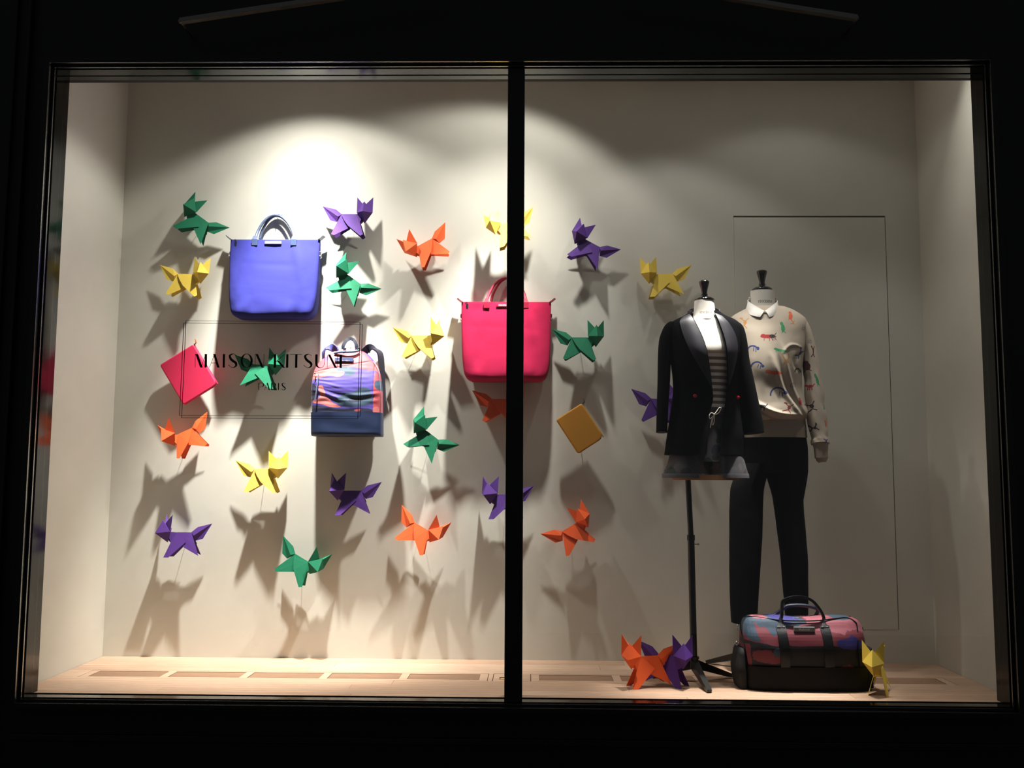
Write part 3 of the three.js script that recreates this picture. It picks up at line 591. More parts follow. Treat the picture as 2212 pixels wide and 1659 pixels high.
// ---------------------------------------------------------------- dress forms
const linen = cloth('#ded9cf', .9);
function finial(t, cx, topY, z, k, lower) {                      // turned black cap: disc, knob and flared handle; k metres per measured pixel
  const prof = [[0, 0], [8, 1], [13, 3.5], [14.2, 6], [12.5, 12], [9, 24], [7.1, 34], [8.6, 36], [9.2, 39], [8.2, 41], [13, 43], [20, 45], [25, 48], [27, 50.5], [27, 53], [24, 55], [0, 55.6]].map(([r, y]) => new THREE.Vector2(r * k * .82, -y * k * .88));
  const top = at(cx, topY, z);
  const g = new THREE.LatheGeometry(prof, 48); g.translate(top.x, top.y, z); part('neck_cap', g, M.gloss, t);
}
function printOn(word, w, h) { return canvasTex(256, 96, (c) => { c.fillStyle = '#ded9cf'; c.fillRect(0, 0, 256, 96); c.fillStyle = '#47423c'; c.textAlign = 'center'; c.textBaseline = 'middle'; c.font = 'bold 34px serif'; c.fillText(word, 128, 50); }); }
const neckPrint = printOn('STOCKMAN');
function tripod(t, hub, feet, mtl) {
  part('hub_collar', [rod(V(hub.x, .045, hub.z), V(hub.x, .085, hub.z), .0165, 20), rod(V(hub.x, .083, hub.z), V(hub.x, .091, hub.z), .0195, 20)], mtl, t);
  for (const [x, z] of feet) {
    const d = V(x - hub.x, 0, z - hub.z), L = d.length(); d.normalize();
    const pts = [V(hub.x + d.x * .008, .062, hub.z + d.z * .008), V(hub.x + d.x * L * .35, .044, hub.z + d.z * L * .35), V(hub.x + d.x * L * .75, .020, hub.z + d.z * L * .75), V(x, .0065, z)];
    part('leg', sweep(pts, (s) => rect(lerp(.026, .017, s), lerp(.034, .012, s))(), V(0, 1, 0), 12), mtl, t);
  }
}
const zW = .42, zM = .22;
{
  const t = thing('dress_form', 'dress form with black cap wearing the black blazer, on a black pole with tripod feet', 'dress form');
  finial(t, 1521, 604.5, zW, .00176, 0);
  const o = outline(zW, [[650, 1500, 1541, .458, .385], [662, 1499.5, 1543, .460, .383], [678, 1498, 1545, .464, .380], [690, 1494, 1550, .470, .374], [704, 1480, 1565, .478, .366], [730, 1466, 1580, .485, .36]]);
  const a = at(1500, 684, .46), b = at(1546, 664, .46);
  const neck = canvasTex(256, 112, (c) => { c.fillStyle = '#ded9cf'; c.fillRect(0, 0, 256, 112); c.fillStyle = '#57514a'; c.textAlign = 'center'; c.textBaseline = 'middle'; c.font = 'bold 38px serif'; c.fillText('STOCKMAN', 140, 62, 150); });
  part('neck', frontUV(loft({ o, y0: at(1520, 728, zW).y, y1: at(1520, 650.5, zW).y, n: 2.1, nu: 64, nv: 24 }), a.x, b.x, a.y, b.y), cloth('#ffffff', .9, { map: neck }), t);
  const yb0 = at(1520, 1037, zW).y, yb1 = at(1520, 1026, zW).y;
  part('form_base', loft({ o: (y) => [y, at(1452, 1030, zW).x, at(1596, 1030, zW).x, .515, .33], y0: yb0, y1: yb1, n: 2.3, nu: 64, nv: 3 }), mat('#c08a58', .6, { map: rep(grainTex, 3, 3) }), t);
  const p0 = at(1486, 1034, zW), pm = at(1492.5, 1160, .412), p1 = at(1499, 1436, .40);
  part('pole', [rod(p0, pm, .0104, 20), rod(pm, V(p1.x, .085, p1.z), .0128, 20), rod(V(pm.x, pm.y - .012, pm.z), V(pm.x, pm.y + .008, pm.z), .0148, 20)], M.blackMetal, t);
  const kx = at(1500, 1176, .41); part('height_screw', [rod(V(kx.x - .006, kx.y, kx.z), V(kx.x + .014, kx.y, kx.z), .003), new THREE.SphereGeometry(.005, 12, 8).translate(kx.x + .014, kx.y, kx.z)], M.steel, t);
  tripod(t, V(p1.x, 0, p1.z), [[.690, .597], [.828, .315], [.505, .315]], M.blackMetal);
}
{
  const t = thing('dress_form', 'dress form with black cap wearing the printed sweatshirt and black trousers, behind the blazer', 'dress form');
  finial(t, 1645.5, 582.5, zM, .00186, 0);
  const o = outline(zM, [[629, 1620.5, 1672.5, .262, .185], [640, 1621, 1673, .264, .184], [665, 1619.5, 1674, .268, .180], [684, 1612, 1682, .276, .172]]);
  const a = at(1620, 665, .26), b = at(1676, 640, .26);
  const neck = canvasTex(256, 112, (c) => { c.fillStyle = '#cfcac0'; c.fillRect(0, 0, 256, 112); c.fillStyle = '#4a443e'; c.textAlign = 'center'; c.textBaseline = 'middle'; c.font = 'bold 36px serif'; c.fillText('STOCKMAN', 150, 52, 140); });
  part('neck', frontUV(loft({ o, y0: at(1646, 683, zM).y, y1: at(1646, 629.5, zM).y, n: 2.1, nu: 64, nv: 20 }), a.x, b.x, a.y, b.y), cloth('#ffffff', .9, { map: neck }), t);
  const hub = V(.93, 0, .17), tp = at(1615, 970, .19);
  part('pole', rod(V(hub.x, .08, hub.z), V(tp.x, tp.y, .19), .0125, 20), M.blackMetal, t);
  tripod(t, hub, [[.782, .035], [1.10, .115], [.955, .32]], M.blackMetal);
}

// ---------------------------------------------------------------- striped knit top, shorts, blazer
{
  const t = thing('knit_top', 'white and brown striped knit top under the black blazer', 'top');
  const o = outline(zW, [[691, 1494, 1551, .474, .370], [700, 1480, 1566, .480, .366], [716, 1464, 1582, .490, .360], [738, 1460, 1584, .503, .355], [760, 1462, 1582, .511, .352], [785, 1466, 1579, .506, .352], [815, 1474, 1573, .489, .356], [850, 1478, 1570, .477, .360], [885, 1474, 1575, .480, .358], [930, 1462, 1588, .490, .350]]);
  const y0 = at(1520, 925, zW).y, y1 = at(1520, 691.5, zW).y;
  const tex = canvasTex(64, 2048, (c) => {                         // knit stripes printed by height
    const Y = (py) => (at(1520, py, .5).y - y1) / (y0 - y1) * 2048; c.fillStyle = '#efe9dd'; c.fillRect(0, 0, 64, 2048);
    const band = (p, q2, col) => { c.fillStyle = col; c.fillRect(0, Y(p), 64, Y(q2) - Y(p)); };
    for (let k = 0; k < 9; k++) c.fillRect(0, 0, 0, 0);
    for (let k = 0, p = 757; p < 930; k++, p += 13.4) band(p, p + 6.6, k === 0 ? '#d8b398' : '#8a7060');
    c.fillStyle = '#cfcac2'; for (let k = 0; k < 3; k++) c.fillRect(4 + 20 * k, Y(735), 9, Y(736.6) - Y(735));
    const r = rng(4); for (let i = 0; i < 2048; i += 3) { c.fillStyle = r() > .5 ? 'rgba(255,255,255,.06)' : 'rgba(0,0,0,.06)'; c.fillRect(0, i, 64, 1.5); }
  });
  const xa = at(1500, 800, .5).x, xb = at(1570, 800, .5).x;
  part('top_body', frontUV(loft({ o, y0, y1, n: 2.2, nu: 96, nv: 80, bump: (x, y, th) => .0012 * fbm(x * 14, y * 14) }), xa, xb, y0, y1), cloth('#ffffff', .9, { map: tex }), t);
  const r0 = []; for (let i = 0; i <= 40; i++) { const a = i / 40 * 2 * Math.PI, w = at(1551, 692, zW).x - at(1494, 692, zW).x; r0.push(V(at(1522.5, 692, zW).x + w / 2 * Math.cos(a), y1 + .001 - .004 * Math.sin(a), .422 + .053 * Math.sin(a))); }
  part('neckline', sweep(r0, circ(.0026, 8), V(0, 1, 0), 60, false), cloth('#efe9dd', .9), t);
}
{
  const t = thing('shorts', 'grey patterned drawstring shorts with rolled cuffs below the blazer', 'shorts');
  const tex = canvasTex(512, 256, (c) => { const r = rng(21); c.fillStyle = '#656165'; c.fillRect(0, 0, 512, 256); const cols = ['#3a3839', '#2a3f37', '#55545e', '#5e4039', '#7b767a', '#2f2e45']; for (let i = 0; i < 46; i++) { c.fillStyle = cols[Math.floor(r() * cols.length)]; const x = r() * 512, y = r() * 256, s = 12 + r() * 26; blobPath(c, Array.from({ length: 7 }, (_, k) => [x + Math.cos(k / 7 * 6.28) * s * (.6 + r() * .7), y + Math.sin(k / 7 * 6.28) * s * (.5 + r() * .5)]), r, 6); } });
  const a = at(1430, 1036, .5), b = at(1616, 880, .5), print = cloth('#a8a8a8', .85, { map: tex });
  const W0 = outline(zW, [[884, 1474, 1577, .483, .356], [915, 1462, 1588, .492, .348], [950, 1452, 1598, .500, .340], [985, 1446, 1603, .504, .334], [1000, 1444, 1606, .505, .332]]);
  part('waist', frontUV(loft({ o: W0, y0: at(1520, 998, zW).y, y1: at(1520, 885, zW).y, n: 2.3, nu: 80, nv: 30 }), a.x, b.x, a.y, b.y), print, t);
  for (const tab of [[[985, 1446, 1527, .505, .334], [1000, 1443, 1528, .508, .33], [1012, 1438, 1529, .511, .327], [1024, 1432.5, 1530, .514, .324], [1033, 1433, 1531, .515, .323]], [[985, 1524, 1603.5, .505, .334], [1000, 1524, 1608, .508, .33], [1012, 1525, 1611, .511, .327], [1024, 1527, 1614, .514, .324], [1033, 1529, 1615, .515, .323]]]) {
    const L = outline(zW, tab), c = (tab[0][1] + tab[0][2]) / 2;
    const lg = part('leg', frontUV(loft({ o: L, y0: at(c, 1032, zW).y, y1: at(c, 985.5, zW).y, n: 2.3, nu: 64, nv: 20, bump: (x, y) => .0015 * fbm(x * 20, y * 12) }), a.x, b.x, a.y, b.y), print, t);
    part('cuff', loft({ o: (y) => { const e = L(y); return [y, e[1] - .003, e[2] + .003, e[3] + .003, e[4] - .003]; }, y0: at(c, 1032.5, zW).y, y1: at(c, 1023, zW).y, n: 2.3, nu: 64, nv: 6, caps: true }), cloth('#5a585e', .9), lg);
  }
  const P = (x, y, z = .522) => at(1480 + x / 6.38, 700 + y / 6.38, z), cord = cloth('#d9cfc4', .8), C = circ(.0014, 8);
  const tie = part('drawstring', [
    sweep([P(395, 1250), P(430, 1210), P(465, 1160), P(488, 1148), P(492, 1170), P(460, 1225), P(405, 1252)], C, V(0, 0, 1), 40),
    sweep([P(400, 1248), P(375, 1225), P(348, 1232), P(332, 1275), P(345, 1305), P(375, 1280), P(402, 1250)], C, V(0, 0, 1), 40),
    sweep([P(400, 1250), P(385, 1300), P(372, 1350), P(372, 1395)], C, V(0, 0, 1), 20), sweep([P(402, 1252), P(402, 1310), P(396, 1360), P(384, 1392)], C, V(0, 0, 1), 20), sweep([P(372, 1300), P(358, 1370), P(350, 1430)], C, V(0, 0, 1), 20)], cord, t);
  tie.userData.label = 'pale tied drawstring bow';
  const wb0 = P(340, 1185, .5), wb1 = P(450, 1160, .5); part('waistband', loft({ o: (y) => { const e = W0(y); return [y, e[1] - .003, e[2] + .003, e[3] + .004, e[4] - .003]; }, y0: at(1520, 899, zW).y, y1: at(1520, 883, zW).y, n: 2.3, nu: 64, nv: 4 }), print, t);
}
{
  const t = thing('blazer', 'black blazer with satin shawl lapels and two red buttons on the front dress form', 'blazer');
  const wool = mat('#030305', .95, { specularIntensity: .15, bumpMap: canvasBump, bumpScale: .0003 }), satin = mat('#1d1b24', .45, { specularIntensity: 1, sheen: .4, sheenRoughness: .4, sheenColor: new THREE.Color('#4a4656'), bumpMap: rep(weave, 16, 16), bumpScale: .0002 });
  const O = outline(zW, [[674, 1489, 1554, .462, .376], [682, 1478, 1566, .470, .366], [691, 1459, 1586, .480, .356], [700, 1446, 1598, .488, .348], [712, 1440, 1602, .496, .342], [735, 1441, 1601, .510, .338], [762, 1446, 1598, .522, .336], [785, 1449, 1596, .521, .337], [815, 1453, 1594, .510, .340], [850, 1454, 1595, .500, .340], [890, 1449, 1600, .504, .334], [940, 1441, 1605, .516, .326], [984, 1435.5, 1608, .524, .320]]);
  const Lp = [[673, 1494], [695, 1503], [735, 1518], [784, 1529], [834, 1537], [862, 1539], [883, 1534], [910, 1528], [950, 1525], [985, 1523]], Rp = [[673, 1548], [703, 1556], [739, 1566], [771, 1569], [800, 1571], [834, 1573], [862, 1570], [883, 1566], [910, 1561], [950, 1557], [985, 1555]];
  const edge = (tab) => rows(tab.map(([py, x]) => { const p = at(x, py, .50); return [p.y, p.x]; }).reverse()), eL = edge(Lp), eR = edge(Rp);
  const n = 2.35, yH = at(1480, 983, zW).y, yT = at(1520, 674, zW).y;
  const ang = (x, cx, hw) => { const u = clamp((x - cx) / hw, -1, 1), c = spow(u, n / 2); return Math.acos(clamp(c, -1, 1)); };
  const range = (y, cx, hw) => { const a = ang(eR(y)[1], cx, hw), b = ang(eL(y)[1], cx, hw); return [a, b - 2 * Math.PI]; };
  const wr = (x, y) => .0022 * fbm(x * 9, y * 6, 3);
  // shell: outer cloth and lining, joined along the front edges and hem
  const outer = loft({ o: O, y0: yH, y1: yT, n, nu: 120, nv: 90, range, bump: (x, y) => wr(x, y) });
  const inner = loft({ o: O, y0: yH, y1: yT, n, nu: 120, nv: 90, range, bump: (x, y) => wr(x, y) - .003 });
  part('blazer_body', outer, wool, t); part('lining', inner, mat('#0b0b10', .5), t);
  const zJ = (x, y) => { const [, xl, xr, zf, zb] = O(y), u = clamp((x - (xl + xr) / 2) / ((xr - xl) / 2), -1, 1); return (zf + zb) / 2 + (zf - zb) / 2 * Math.pow(Math.max(0, 1 - Math.pow(Math.abs(u), n)), 1 / n); };
  const edgePts = (tab) => { const e = edge(tab), out = []; for (let i = 0; i <= 24; i++) { const y = lerp(yH + .002, yT - .002, i / 24), x = e(y)[1]; out.push(V(x, y, zJ(x, y) - .001)); } return out; };
  part('front_edge', sweep(edgePts(Lp), circ(.0024, 8), V(0, 0, 1), 60), wool, t); part('front_edge', sweep(edgePts(Rp), circ(.0024, 8), V(0, 0, 1), 60), wool, t);
  const lapel = (inner2, outer2) => {
    const ci = new THREE.CatmullRomCurve3(inner2.map(([x, y]) => V(x, y, 0))), co = new THREE.CatmullRomCurve3(outer2.map(([x, y]) => V(x, y, 0)));
    const f = (off) => gridGeo(12, 40, (u, v) => { const a = ci.getPoint(v), b = co.getPoint(v), x = lerp(a.x, b.x, u), y = lerp(a.y, b.y, u), p = at(x, y, .50); return V(p.x, p.y, zJ(p.x, p.y) + off + .004 * Math.sin(u * Math.PI) * Math.sin(Math.min(1, v * 1.05) * Math.PI) + .002); });
    return [f(.0035), f(.0008)];
  };
  part('lapel', lapel([[1493, 673], [1500, 690], [1510, 715], [1518, 738], [1527, 775], [1534, 815], [1538, 838]], [[1480, 679], [1471.5, 690], [1472, 705], [1480, 735], [1494, 768], [1520, 810], [1538, 839]]), satin, t);
  part('lapel', lapel([[1548, 673], [1556, 700], [1563, 725], [1567, 745], [1570, 775], [1573, 808], [1575, 831]], [[1562, 679], [1577, 697], [1591, 725], [1595, 748], [1592, 775], [1584, 808], [1575.5, 832]]), satin, t);
  part('collar', sweep([at(1494, 676, .455), at(1487, 674, .42), at(1496, 670, .385), at(1521, 668, .372), at(1547, 670, .385), at(1555, 674, .42), at(1548, 676, .455)], rect(.005, .013), V(0, 1, 0), 40), satin, t);
  const sleeve = (tab, z0, z1) => {
    const pts = tab.map(([y, x], i) => at(x, y, lerp(z0, z1, i / (tab.length - 1)))), hw = tab.map((r2) => r2[2] * .00177);
    const k = (s) => { const f = s * (hw.length - 1), i = Math.min(hw.length - 2, Math.floor(f)); return lerp(hw[i], hw[i + 1], f - i); };
    const sec = (d) => (s) => { const e = (k(s) - d) * (s < .06 ? .7 + s * 5 : 1); return circ(e, 28, (k(s) * .35 + .034 - d) * (s < .06 ? .7 + s * 5 : 1))(); };
    const m = part('sleeve', sweep(pts, sec(0), V(0, 0, 1), 50, false), wool, t);
    part('sleeve_lining', sweep(pts, sec(.004), V(0, 0, 1), 50, true), mat('#08080b', .7), m); return m;
  };
  sleeve([[702, 1455, 11], [712, 1448, 15], [735, 1440, 16], [771, 1435.5, 14], [820, 1434, 13.2], [880, 1431, 12], [934, 1429.5, 11.6]], .415, .44);
  sleeve([[704, 1586, 11], [714, 1592, 15], [740, 1597, 16.5], [780, 1602, 16.5], [820, 1609, 18.5], [870, 1618, 20], [905, 1625, 20.5], [936, 1629, 21]], .415, .44);
  for (const [x, y] of [[1502, 855], [1598, 857]]) { const p = at(x, y, .5), z = zJ(p.x, p.y) + .003; part('button', new THREE.SphereGeometry(.0075, 24, 14).scale(1, 1, .5).translate(p.x, p.y, z), mat('#b00f2c', .12, { clearcoat: 1 }), t); }
}

// ---------------------------------------------------------------- sweatshirt, shirt, trousers on the back form
const SX0 = at(1540, 640, .3).x, SX1 = at(1810, 640, .3).x, SY1 = at(1640, 640, .3).y, SY0 = at(1640, 1005, .3).y;
const fleeceTex = canvasTex(1480, 2000, (c) => {
  const k = 5.48, X = (x) => (at(x, 800, .3).x - SX0) / (SX1 - SX0) * 1480, Y = (y) => (SY1 - at(1660, y, .3).y) / (SY1 - SY0) * 2000;
  c.fillStyle = '#b8ab9a'; c.fillRect(0, 0, 1480, 2000);
  const r = rng(99); for (let i = 0; i < 26000; i++) { c.fillStyle = r() > .5 ? 'rgba(255,250,240,.10)' : 'rgba(90,75,60,.10)'; c.fillRect(r() * 1480, r() * 2000, 2 + r() * 5, 1.5); }
  // hand-drawn little animals: body, head, legs and tail in dry brush strokes
  const animal = (px, py, w, h, col, kind, rot = 0, col2) => {
    c.save(); c.translate(X(px), Y(py)); c.rotate(rot); c.strokeStyle = c.fillStyle = col; c.lineCap = 'round'; const a = w * k * .6, b = h * k * .6;
    const el = (x, y, rx, ry, an = 0) => { c.beginPath(); c.ellipse(x * a, y * b, rx * a, ry * b, an, 0, 7); c.fill(); };
    const st = (p, lw) => { c.lineWidth = lw * k; c.beginPath(); p.forEach(([x, y], i) => (i ? c.lineTo(x * a, y * b) : c.moveTo(x * a, y * b))); c.stroke(); };
    if (kind === 'walk') { el(0, -.1, .62, .42); el(-.72, -.38, .28, .34); st([[-.4, .1], [-.5, .9]], 1.6); st([[-.1, .2], [-.15, .9]], 1.6); st([[.3, .2], [.38, .9]], 1.6); st([[.5, 0], [.95, -.7]], 1.8); st([[-.85, -.6], [-.9, -.95]], 1.2); }
    if (kind === 'leap') { st([[-.6, -.8], [.1, -.2], [0, .4], [-.9, .9]], 2.2); st([[0, .4], [.45, .95]], 2); st([[.1, -.2], [.7, -.85]], 1.8); el(.1, -.1, .28, .4); el(-.55, -.8, .3, .16); }
    if (kind === 'arc') { c.lineWidth = 3.2 * k; c.beginPath(); c.arc(0, b * .6, a * .8, Math.PI * 1.02, Math.PI * 1.95); c.stroke(); el(.82, .25, .24, .36); st([[.2, -.1], [.12, .7]], 1.4); st([[.5, .1], [.48, .9]], 1.4); }
    if (kind === 'sit') { el(.05, .15, .55, .7); el(-.2, -.6, .45, .34); st([[.3, .7], [.7, .95]], 1.6); st([[-.2, .7], [-.3, 1]], 1.4); }
    if (kind === 'sketch') { c.lineWidth = .9 * k; for (let i = 0; i < 4; i++) { c.beginPath(); c.ellipse((r() - .5) * a * .5, (r() - .5) * b * .8, a * .5, b * .35, r() * 3, 0, 5.4); c.stroke(); } }
    if (kind === 'long') { el(0, 0, .95, .45); el(-.6, -.25, .3, .35); st([[-.5, .3], [-.55, .95]], 1.2); st([[.1, .3], [.1, .95]], 1.2); st([[.6, .2], [.65, .9]], 1.2); }
    if (col2) { c.strokeStyle = c.fillStyle = col2; el(.45, -.1, .34, .4); st([[.3, .1], [.5, .9]], 1.5); st([[.6, 0], [.95, -.8]], 1.5); st([[.7, .1], [.9, .8]], 1.4); }
    c.fillStyle = 'rgba(184,171,154,.6)'; for (let i = 0; i < 40; i++) c.fillRect((r() - .5) * 2 * a, (r() - .5) * 2 * b, 3 + r() * 9, 2);
    c.restore();
  };
  const G = '#3a8f5e', B = '#34407f', O2 = '#cf6143', T2 = '#b9854f', D = '#552527', K = '#2b292d', Rd = '#a02f33', Gy = '#857f86';
  [[1571, 691, 12, 9, K, 'walk'], [1611, 697, 19, 22, T2, 'leap', .1], [1691, 708, 13, 22, G, 'sit'], [1712, 681, 14, 18, O2, 'sit', .3], [1716, 696, 9, 7, T2, 'leap'], [1658, 729, 30, 16, Rd, 'long', 0, K], [1741, 705, 10, 20, Gy, 'sketch'], [1624, 752, 21, 19, B, 'arc', 0], [1681, 759, 24, 10, G, 'long', .2], [1729, 763, 14, 22, B, 'leap', .6], [1695, 781, 28, 15, T2, 'leap', 1.4], [1632, 790, 23, 14, B, 'arc', .1], [1723, 799, 16, 14, '#3a4030', 'arc'], [1667, 807, 33, 14, O2, 'long', .08], [1710, 832, 15, 20, Gy, 'sketch', .5], [1675, 849, 33, 16, B, 'arc', -.1], [1726, 867, 12, 15, Rd, 'sit'], [1697, 882, 22, 18, '#7a2a26', 'leap', .2], [1600, 745, 18, 14, G, 'walk'], [1600, 800, 16, 16, Rd, 'sit'], [1610, 850, 22, 12, O2, 'long'], [1640, 880, 22, 14, K, 'walk'], [1676, 909, 34, 4, O2, 'long', .12], [1748, 788, 17, 20, D, 'sit'], [1761, 757, 8, 22, D, 'leap'], [1766, 819, 9, 24, G, 'sit', -.2], [1752, 834, 14, 13, Rd, 'walk'], [1753, 878, 22, 18, K, 'leap', -.4], [1757, 923, 18, 12, K, 'leap', 1.2], [1781, 914, 7, 13, O2, 'sit'], [1779, 952, 11, 8, B, 'leap'], [1755, 735, 8, 16, Gy, 'sketch'], [1780, 878, 5, 9, G, 'sit']].forEach((q2) => animal(...q2));
});
{
  const t = thing('sweatshirt', 'beige sweatshirt printed with small coloured animals on the back dress form', 'sweatshirt');
  const fleece = cloth('#ffffff', .95, { map: fleeceTex, sheen: .15, sheenColor: new THREE.Color('#ccbbaa') }), ribM = cloth('#b1a493', .95);
  const O = outline(zM, [[664, 1618, 1694, .268, .180], [671, 1603, 1712, .278, .168], [680, 1586, 1728, .288, .158], [690, 1575, 1739, .297, .150], [704, 1571, 1742, .307, .142], [725, 1574, 1737, .320, .134], [760, 1580, 1733, .333, .126], [800, 1583, 1729, .335, .122], [840, 1584, 1730, .328, .120], [872, 1585, 1736, .330, .118], [890, 1586, 1742, .334, .116], [899, 1587, 1742, .332, .117], [906, 1592, 1738, .320, .124], [911, 1598, 1737, .312, .130]]);
  const yb = at(1660, 910, zM).y, yt = at(1660, 664.5, zM).y;
  const drape = (x, y, th) => {                                   // soft folds hanging from the right shoulder and gathering over the rib
    const f = Math.max(0, Math.sin(th)), u = (x - at(1735, 760, .3).x) / .14, v = (y - yb) / (yt - yb);
    let d = .004 * fbm(x * 7, y * 5, 2);
    const fold = (x0, y0, x1, y1, w, amp) => { const A = at(x0, y0, .32), B2 = at(x1, y1, .32), dx = B2.x - A.x, dy = B2.y - A.y, l2 = dx * dx + dy * dy, s = ((x - A.x) * dx + (y - A.y) * dy) / l2, dist = ((x - A.x) * dy - (y - A.y) * dx) / Math.sqrt(l2) - .018 * Math.sin(clamp(s) * Math.PI); return amp * Math.exp(-dist * dist / (w * w)) * smooth(-.15, .2, s) * (1 - smooth(.8, 1.15, s)); };
    d += f * (fold(1690, 752, 1742, 890, .009, .009) + fold(1668, 775, 1735, 902, .010, .008) - fold(1679, 765, 1738, 898, .008, .006) + fold(1732, 748, 1690, 762, .006, .006) - fold(1736, 760, 1722, 800, .009, .007) + fold(1632, 868, 1730, 897, .008, .009) - fold(1632, 884, 1735, 904, .006, .006));
    return d;
  };
  part('sweatshirt_body', frontUV(loft({ o: O, y0: yb, y1: yt, n: 2.35, nu: 180, nv: 160, bump: drape }), SX0, SX1, SY0, SY1), fleece, t);
  const Wb = outline(zM, [[900, 1602, 1736, .312, .132], [908, 1603, 1737, .310, .134], [925, 1604, 1739, .306, .137], [946.5, 1604, 1741, .302, .139]]);
  part('waist_rib', loft({ o: Wb, y0: at(1670, 946, zM).y, y1: at(1670, 902, zM).y, n: 2.35, nu: 240, nv: 14, bump: (x, y, th) => .0008 * Math.sin(th * 110) + .002 * noise(x * 12, y * 6) }), ribM, t);
  const c = at(1649, 676, zM), pts = []; for (let i = 0; i <= 48; i++) { const a = i / 48 * 2 * Math.PI; pts.push(V(c.x + (.0005 + .072) * Math.cos(a), c.y + .010 - .022 * (.5 + .5 * Math.sin(a)) - .004 * Math.cos(a) ** 2, .224 + .066 * Math.sin(a))); }
  part('neck_rib', sweep(pts, circ(.0065, 12, .009), V(0, 1, 0), 96, false), ribM, t);
  const sleeve = (tab, z0, z1) => {
    const P = tab.map(([y, x], i) => at(x, y, lerp(z0, z1, i / (tab.length - 1)))), hw = tab.map((e) => e[2] * .00187);
    const k = (s) => { const f = s * (hw.length - 1), i = Math.min(hw.length - 2, Math.floor(f)); return lerp(hw[i], hw[i + 1], f - i); };
    return sweep(P, (s) => { const e = k(s) + .0022 * Math.sin(s * 34 + 2 * noise(s * 9, 2)) * smooth(.35, .6, s); return Array.from({ length: 40 }, (_, i) => { const a = i / 40 * 2 * Math.PI, w = 1 + .05 * noise(Math.cos(a) * 2 + s * 6, Math.sin(a) * 2, s * 9); return [e * w * Math.cos(a), (k(s) * .45 + .026) * w * Math.sin(a)]; }); }, V(0, 0, 1), 70);
  };
  const arm = (name, tab, cuffTab, z0, z1) => {
    const s = part('sleeve', frontUV(sleeve(tab, z0, z1), SX0, SX1, SY0, SY1), fleece, t);
    const cp = cuffTab.map(([y, x]) => at(x, y, z1 + .004)), cw = cuffTab.map((e) => e[2] * .00187);
    part('cuff_rib', sweep(cp, (q2) => { const f = q2 * (cw.length - 1), i = Math.min(cw.length - 2, Math.floor(f)), e = lerp(cw[i], cw[i + 1], f - i); return Array.from({ length: 72 }, (_, j) => { const a = j / 72 * 2 * Math.PI, w = 1 + .025 * Math.sin(j * 3.1416); return [e * w * Math.cos(a), e * .95 * w * Math.sin(a)]; }); }, V(0, 0, 1), 16), ribM, s);
  };
  arm('r', [[694, 1724, 8], [703, 1732, 13], [720, 1738, 14.5], [750, 1746, 15], [785, 1751.5, 16.5], [813, 1755, 17.5], [850, 1759, 19], [885, 1762, 19.5], [920, 1767, 19], [945, 1771, 18.2], [959, 1772, 17.6]], [[956, 1772, 16.8], [966, 1773, 15], [980, 1774, 13.8], [989, 1774.5, 14], [991, 1774.5, 12], [997, 1774, 10], [998, 1774, 3]], .225, .27);
  arm('l', [[694, 1592, 8], [703, 1583, 13], [720, 1576, 14.5], [760, 1570, 15.5], [813, 1564, 17], [870, 1560, 18.5], [930, 1556, 18], [959, 1555, 17]], [[956, 1555, 16], [970, 1555, 14], [990, 1555, 13.6], [992, 1555, 6]], .225, .225);
}
{
  const t = thing('shirt', 'white shirt collar showing above the printed sweatshirt', 'shirt');
  const S = 10.37, P = (x, y, z) => at(1490 + x / S, 590 + y / S, z), white = cloth('#e4e0da', .8);
  const leaf = (top, bot) => { const a = new THREE.CatmullRomCurve3(top), b = new THREE.CatmullRomCurve3(bot); const f = (o2) => gridGeo(20, 10, (u, v) => { const p = a.getPoint(u).lerp(b.getPoint(u), v); p.z += o2 + .004 * Math.sin(v * Math.PI); return p; }); return [f(.0016), f(0), sweep(top, circ(.0016, 8), V(0, 0, 1), 20)]; };
  part('collar_leaf', leaf([P(1335, 590, .226), P(1300, 625, .240), P(1420, 710, .272), P(1560, 790, .287), P(1665, 848, .292)], [P(1262, 790, .226), P(1248, 850, .246), P(1350, 930, .285), P(1480, 970, .300), P(1572, 985, .304)]), white, t);
  part('collar_leaf', leaf([P(1925, 600, .226), P(1965, 635, .240), P(1880, 710, .272), P(1790, 780, .287), P(1690, 848, .292)], [P(1990, 780, .226), P(2000, 830, .246), P(1940, 900, .285), P(1850, 965, .300), P(1778, 985, .304)]), white, t);
  part('collar_stand', sweep([P(1335, 620, .226), P(1345, 610, .19), P(1480, 600, .166), P(1640, 598, .160), P(1800, 600, .166), P(1925, 610, .19), P(1930, 620, .226)], rect(.004, .026), V(0, 1, 0), 40), white, t);
  part('shirt_placket', gridGeo(6, 6, (u, v) => P(lerp(1590, 1765, u), lerp(1010, 855, v), .286 - .004 * v + .004 * Math.sin(u * Math.PI))), cloth('#a39c94', .9), t);
  const b = P(1668, 958, .293); part('button', new THREE.SphereGeometry(.004, 16, 10).scale(1, 1, .4).translate(b.x, b.y, b.z), mat('#e9e6e0', .3), t);
}
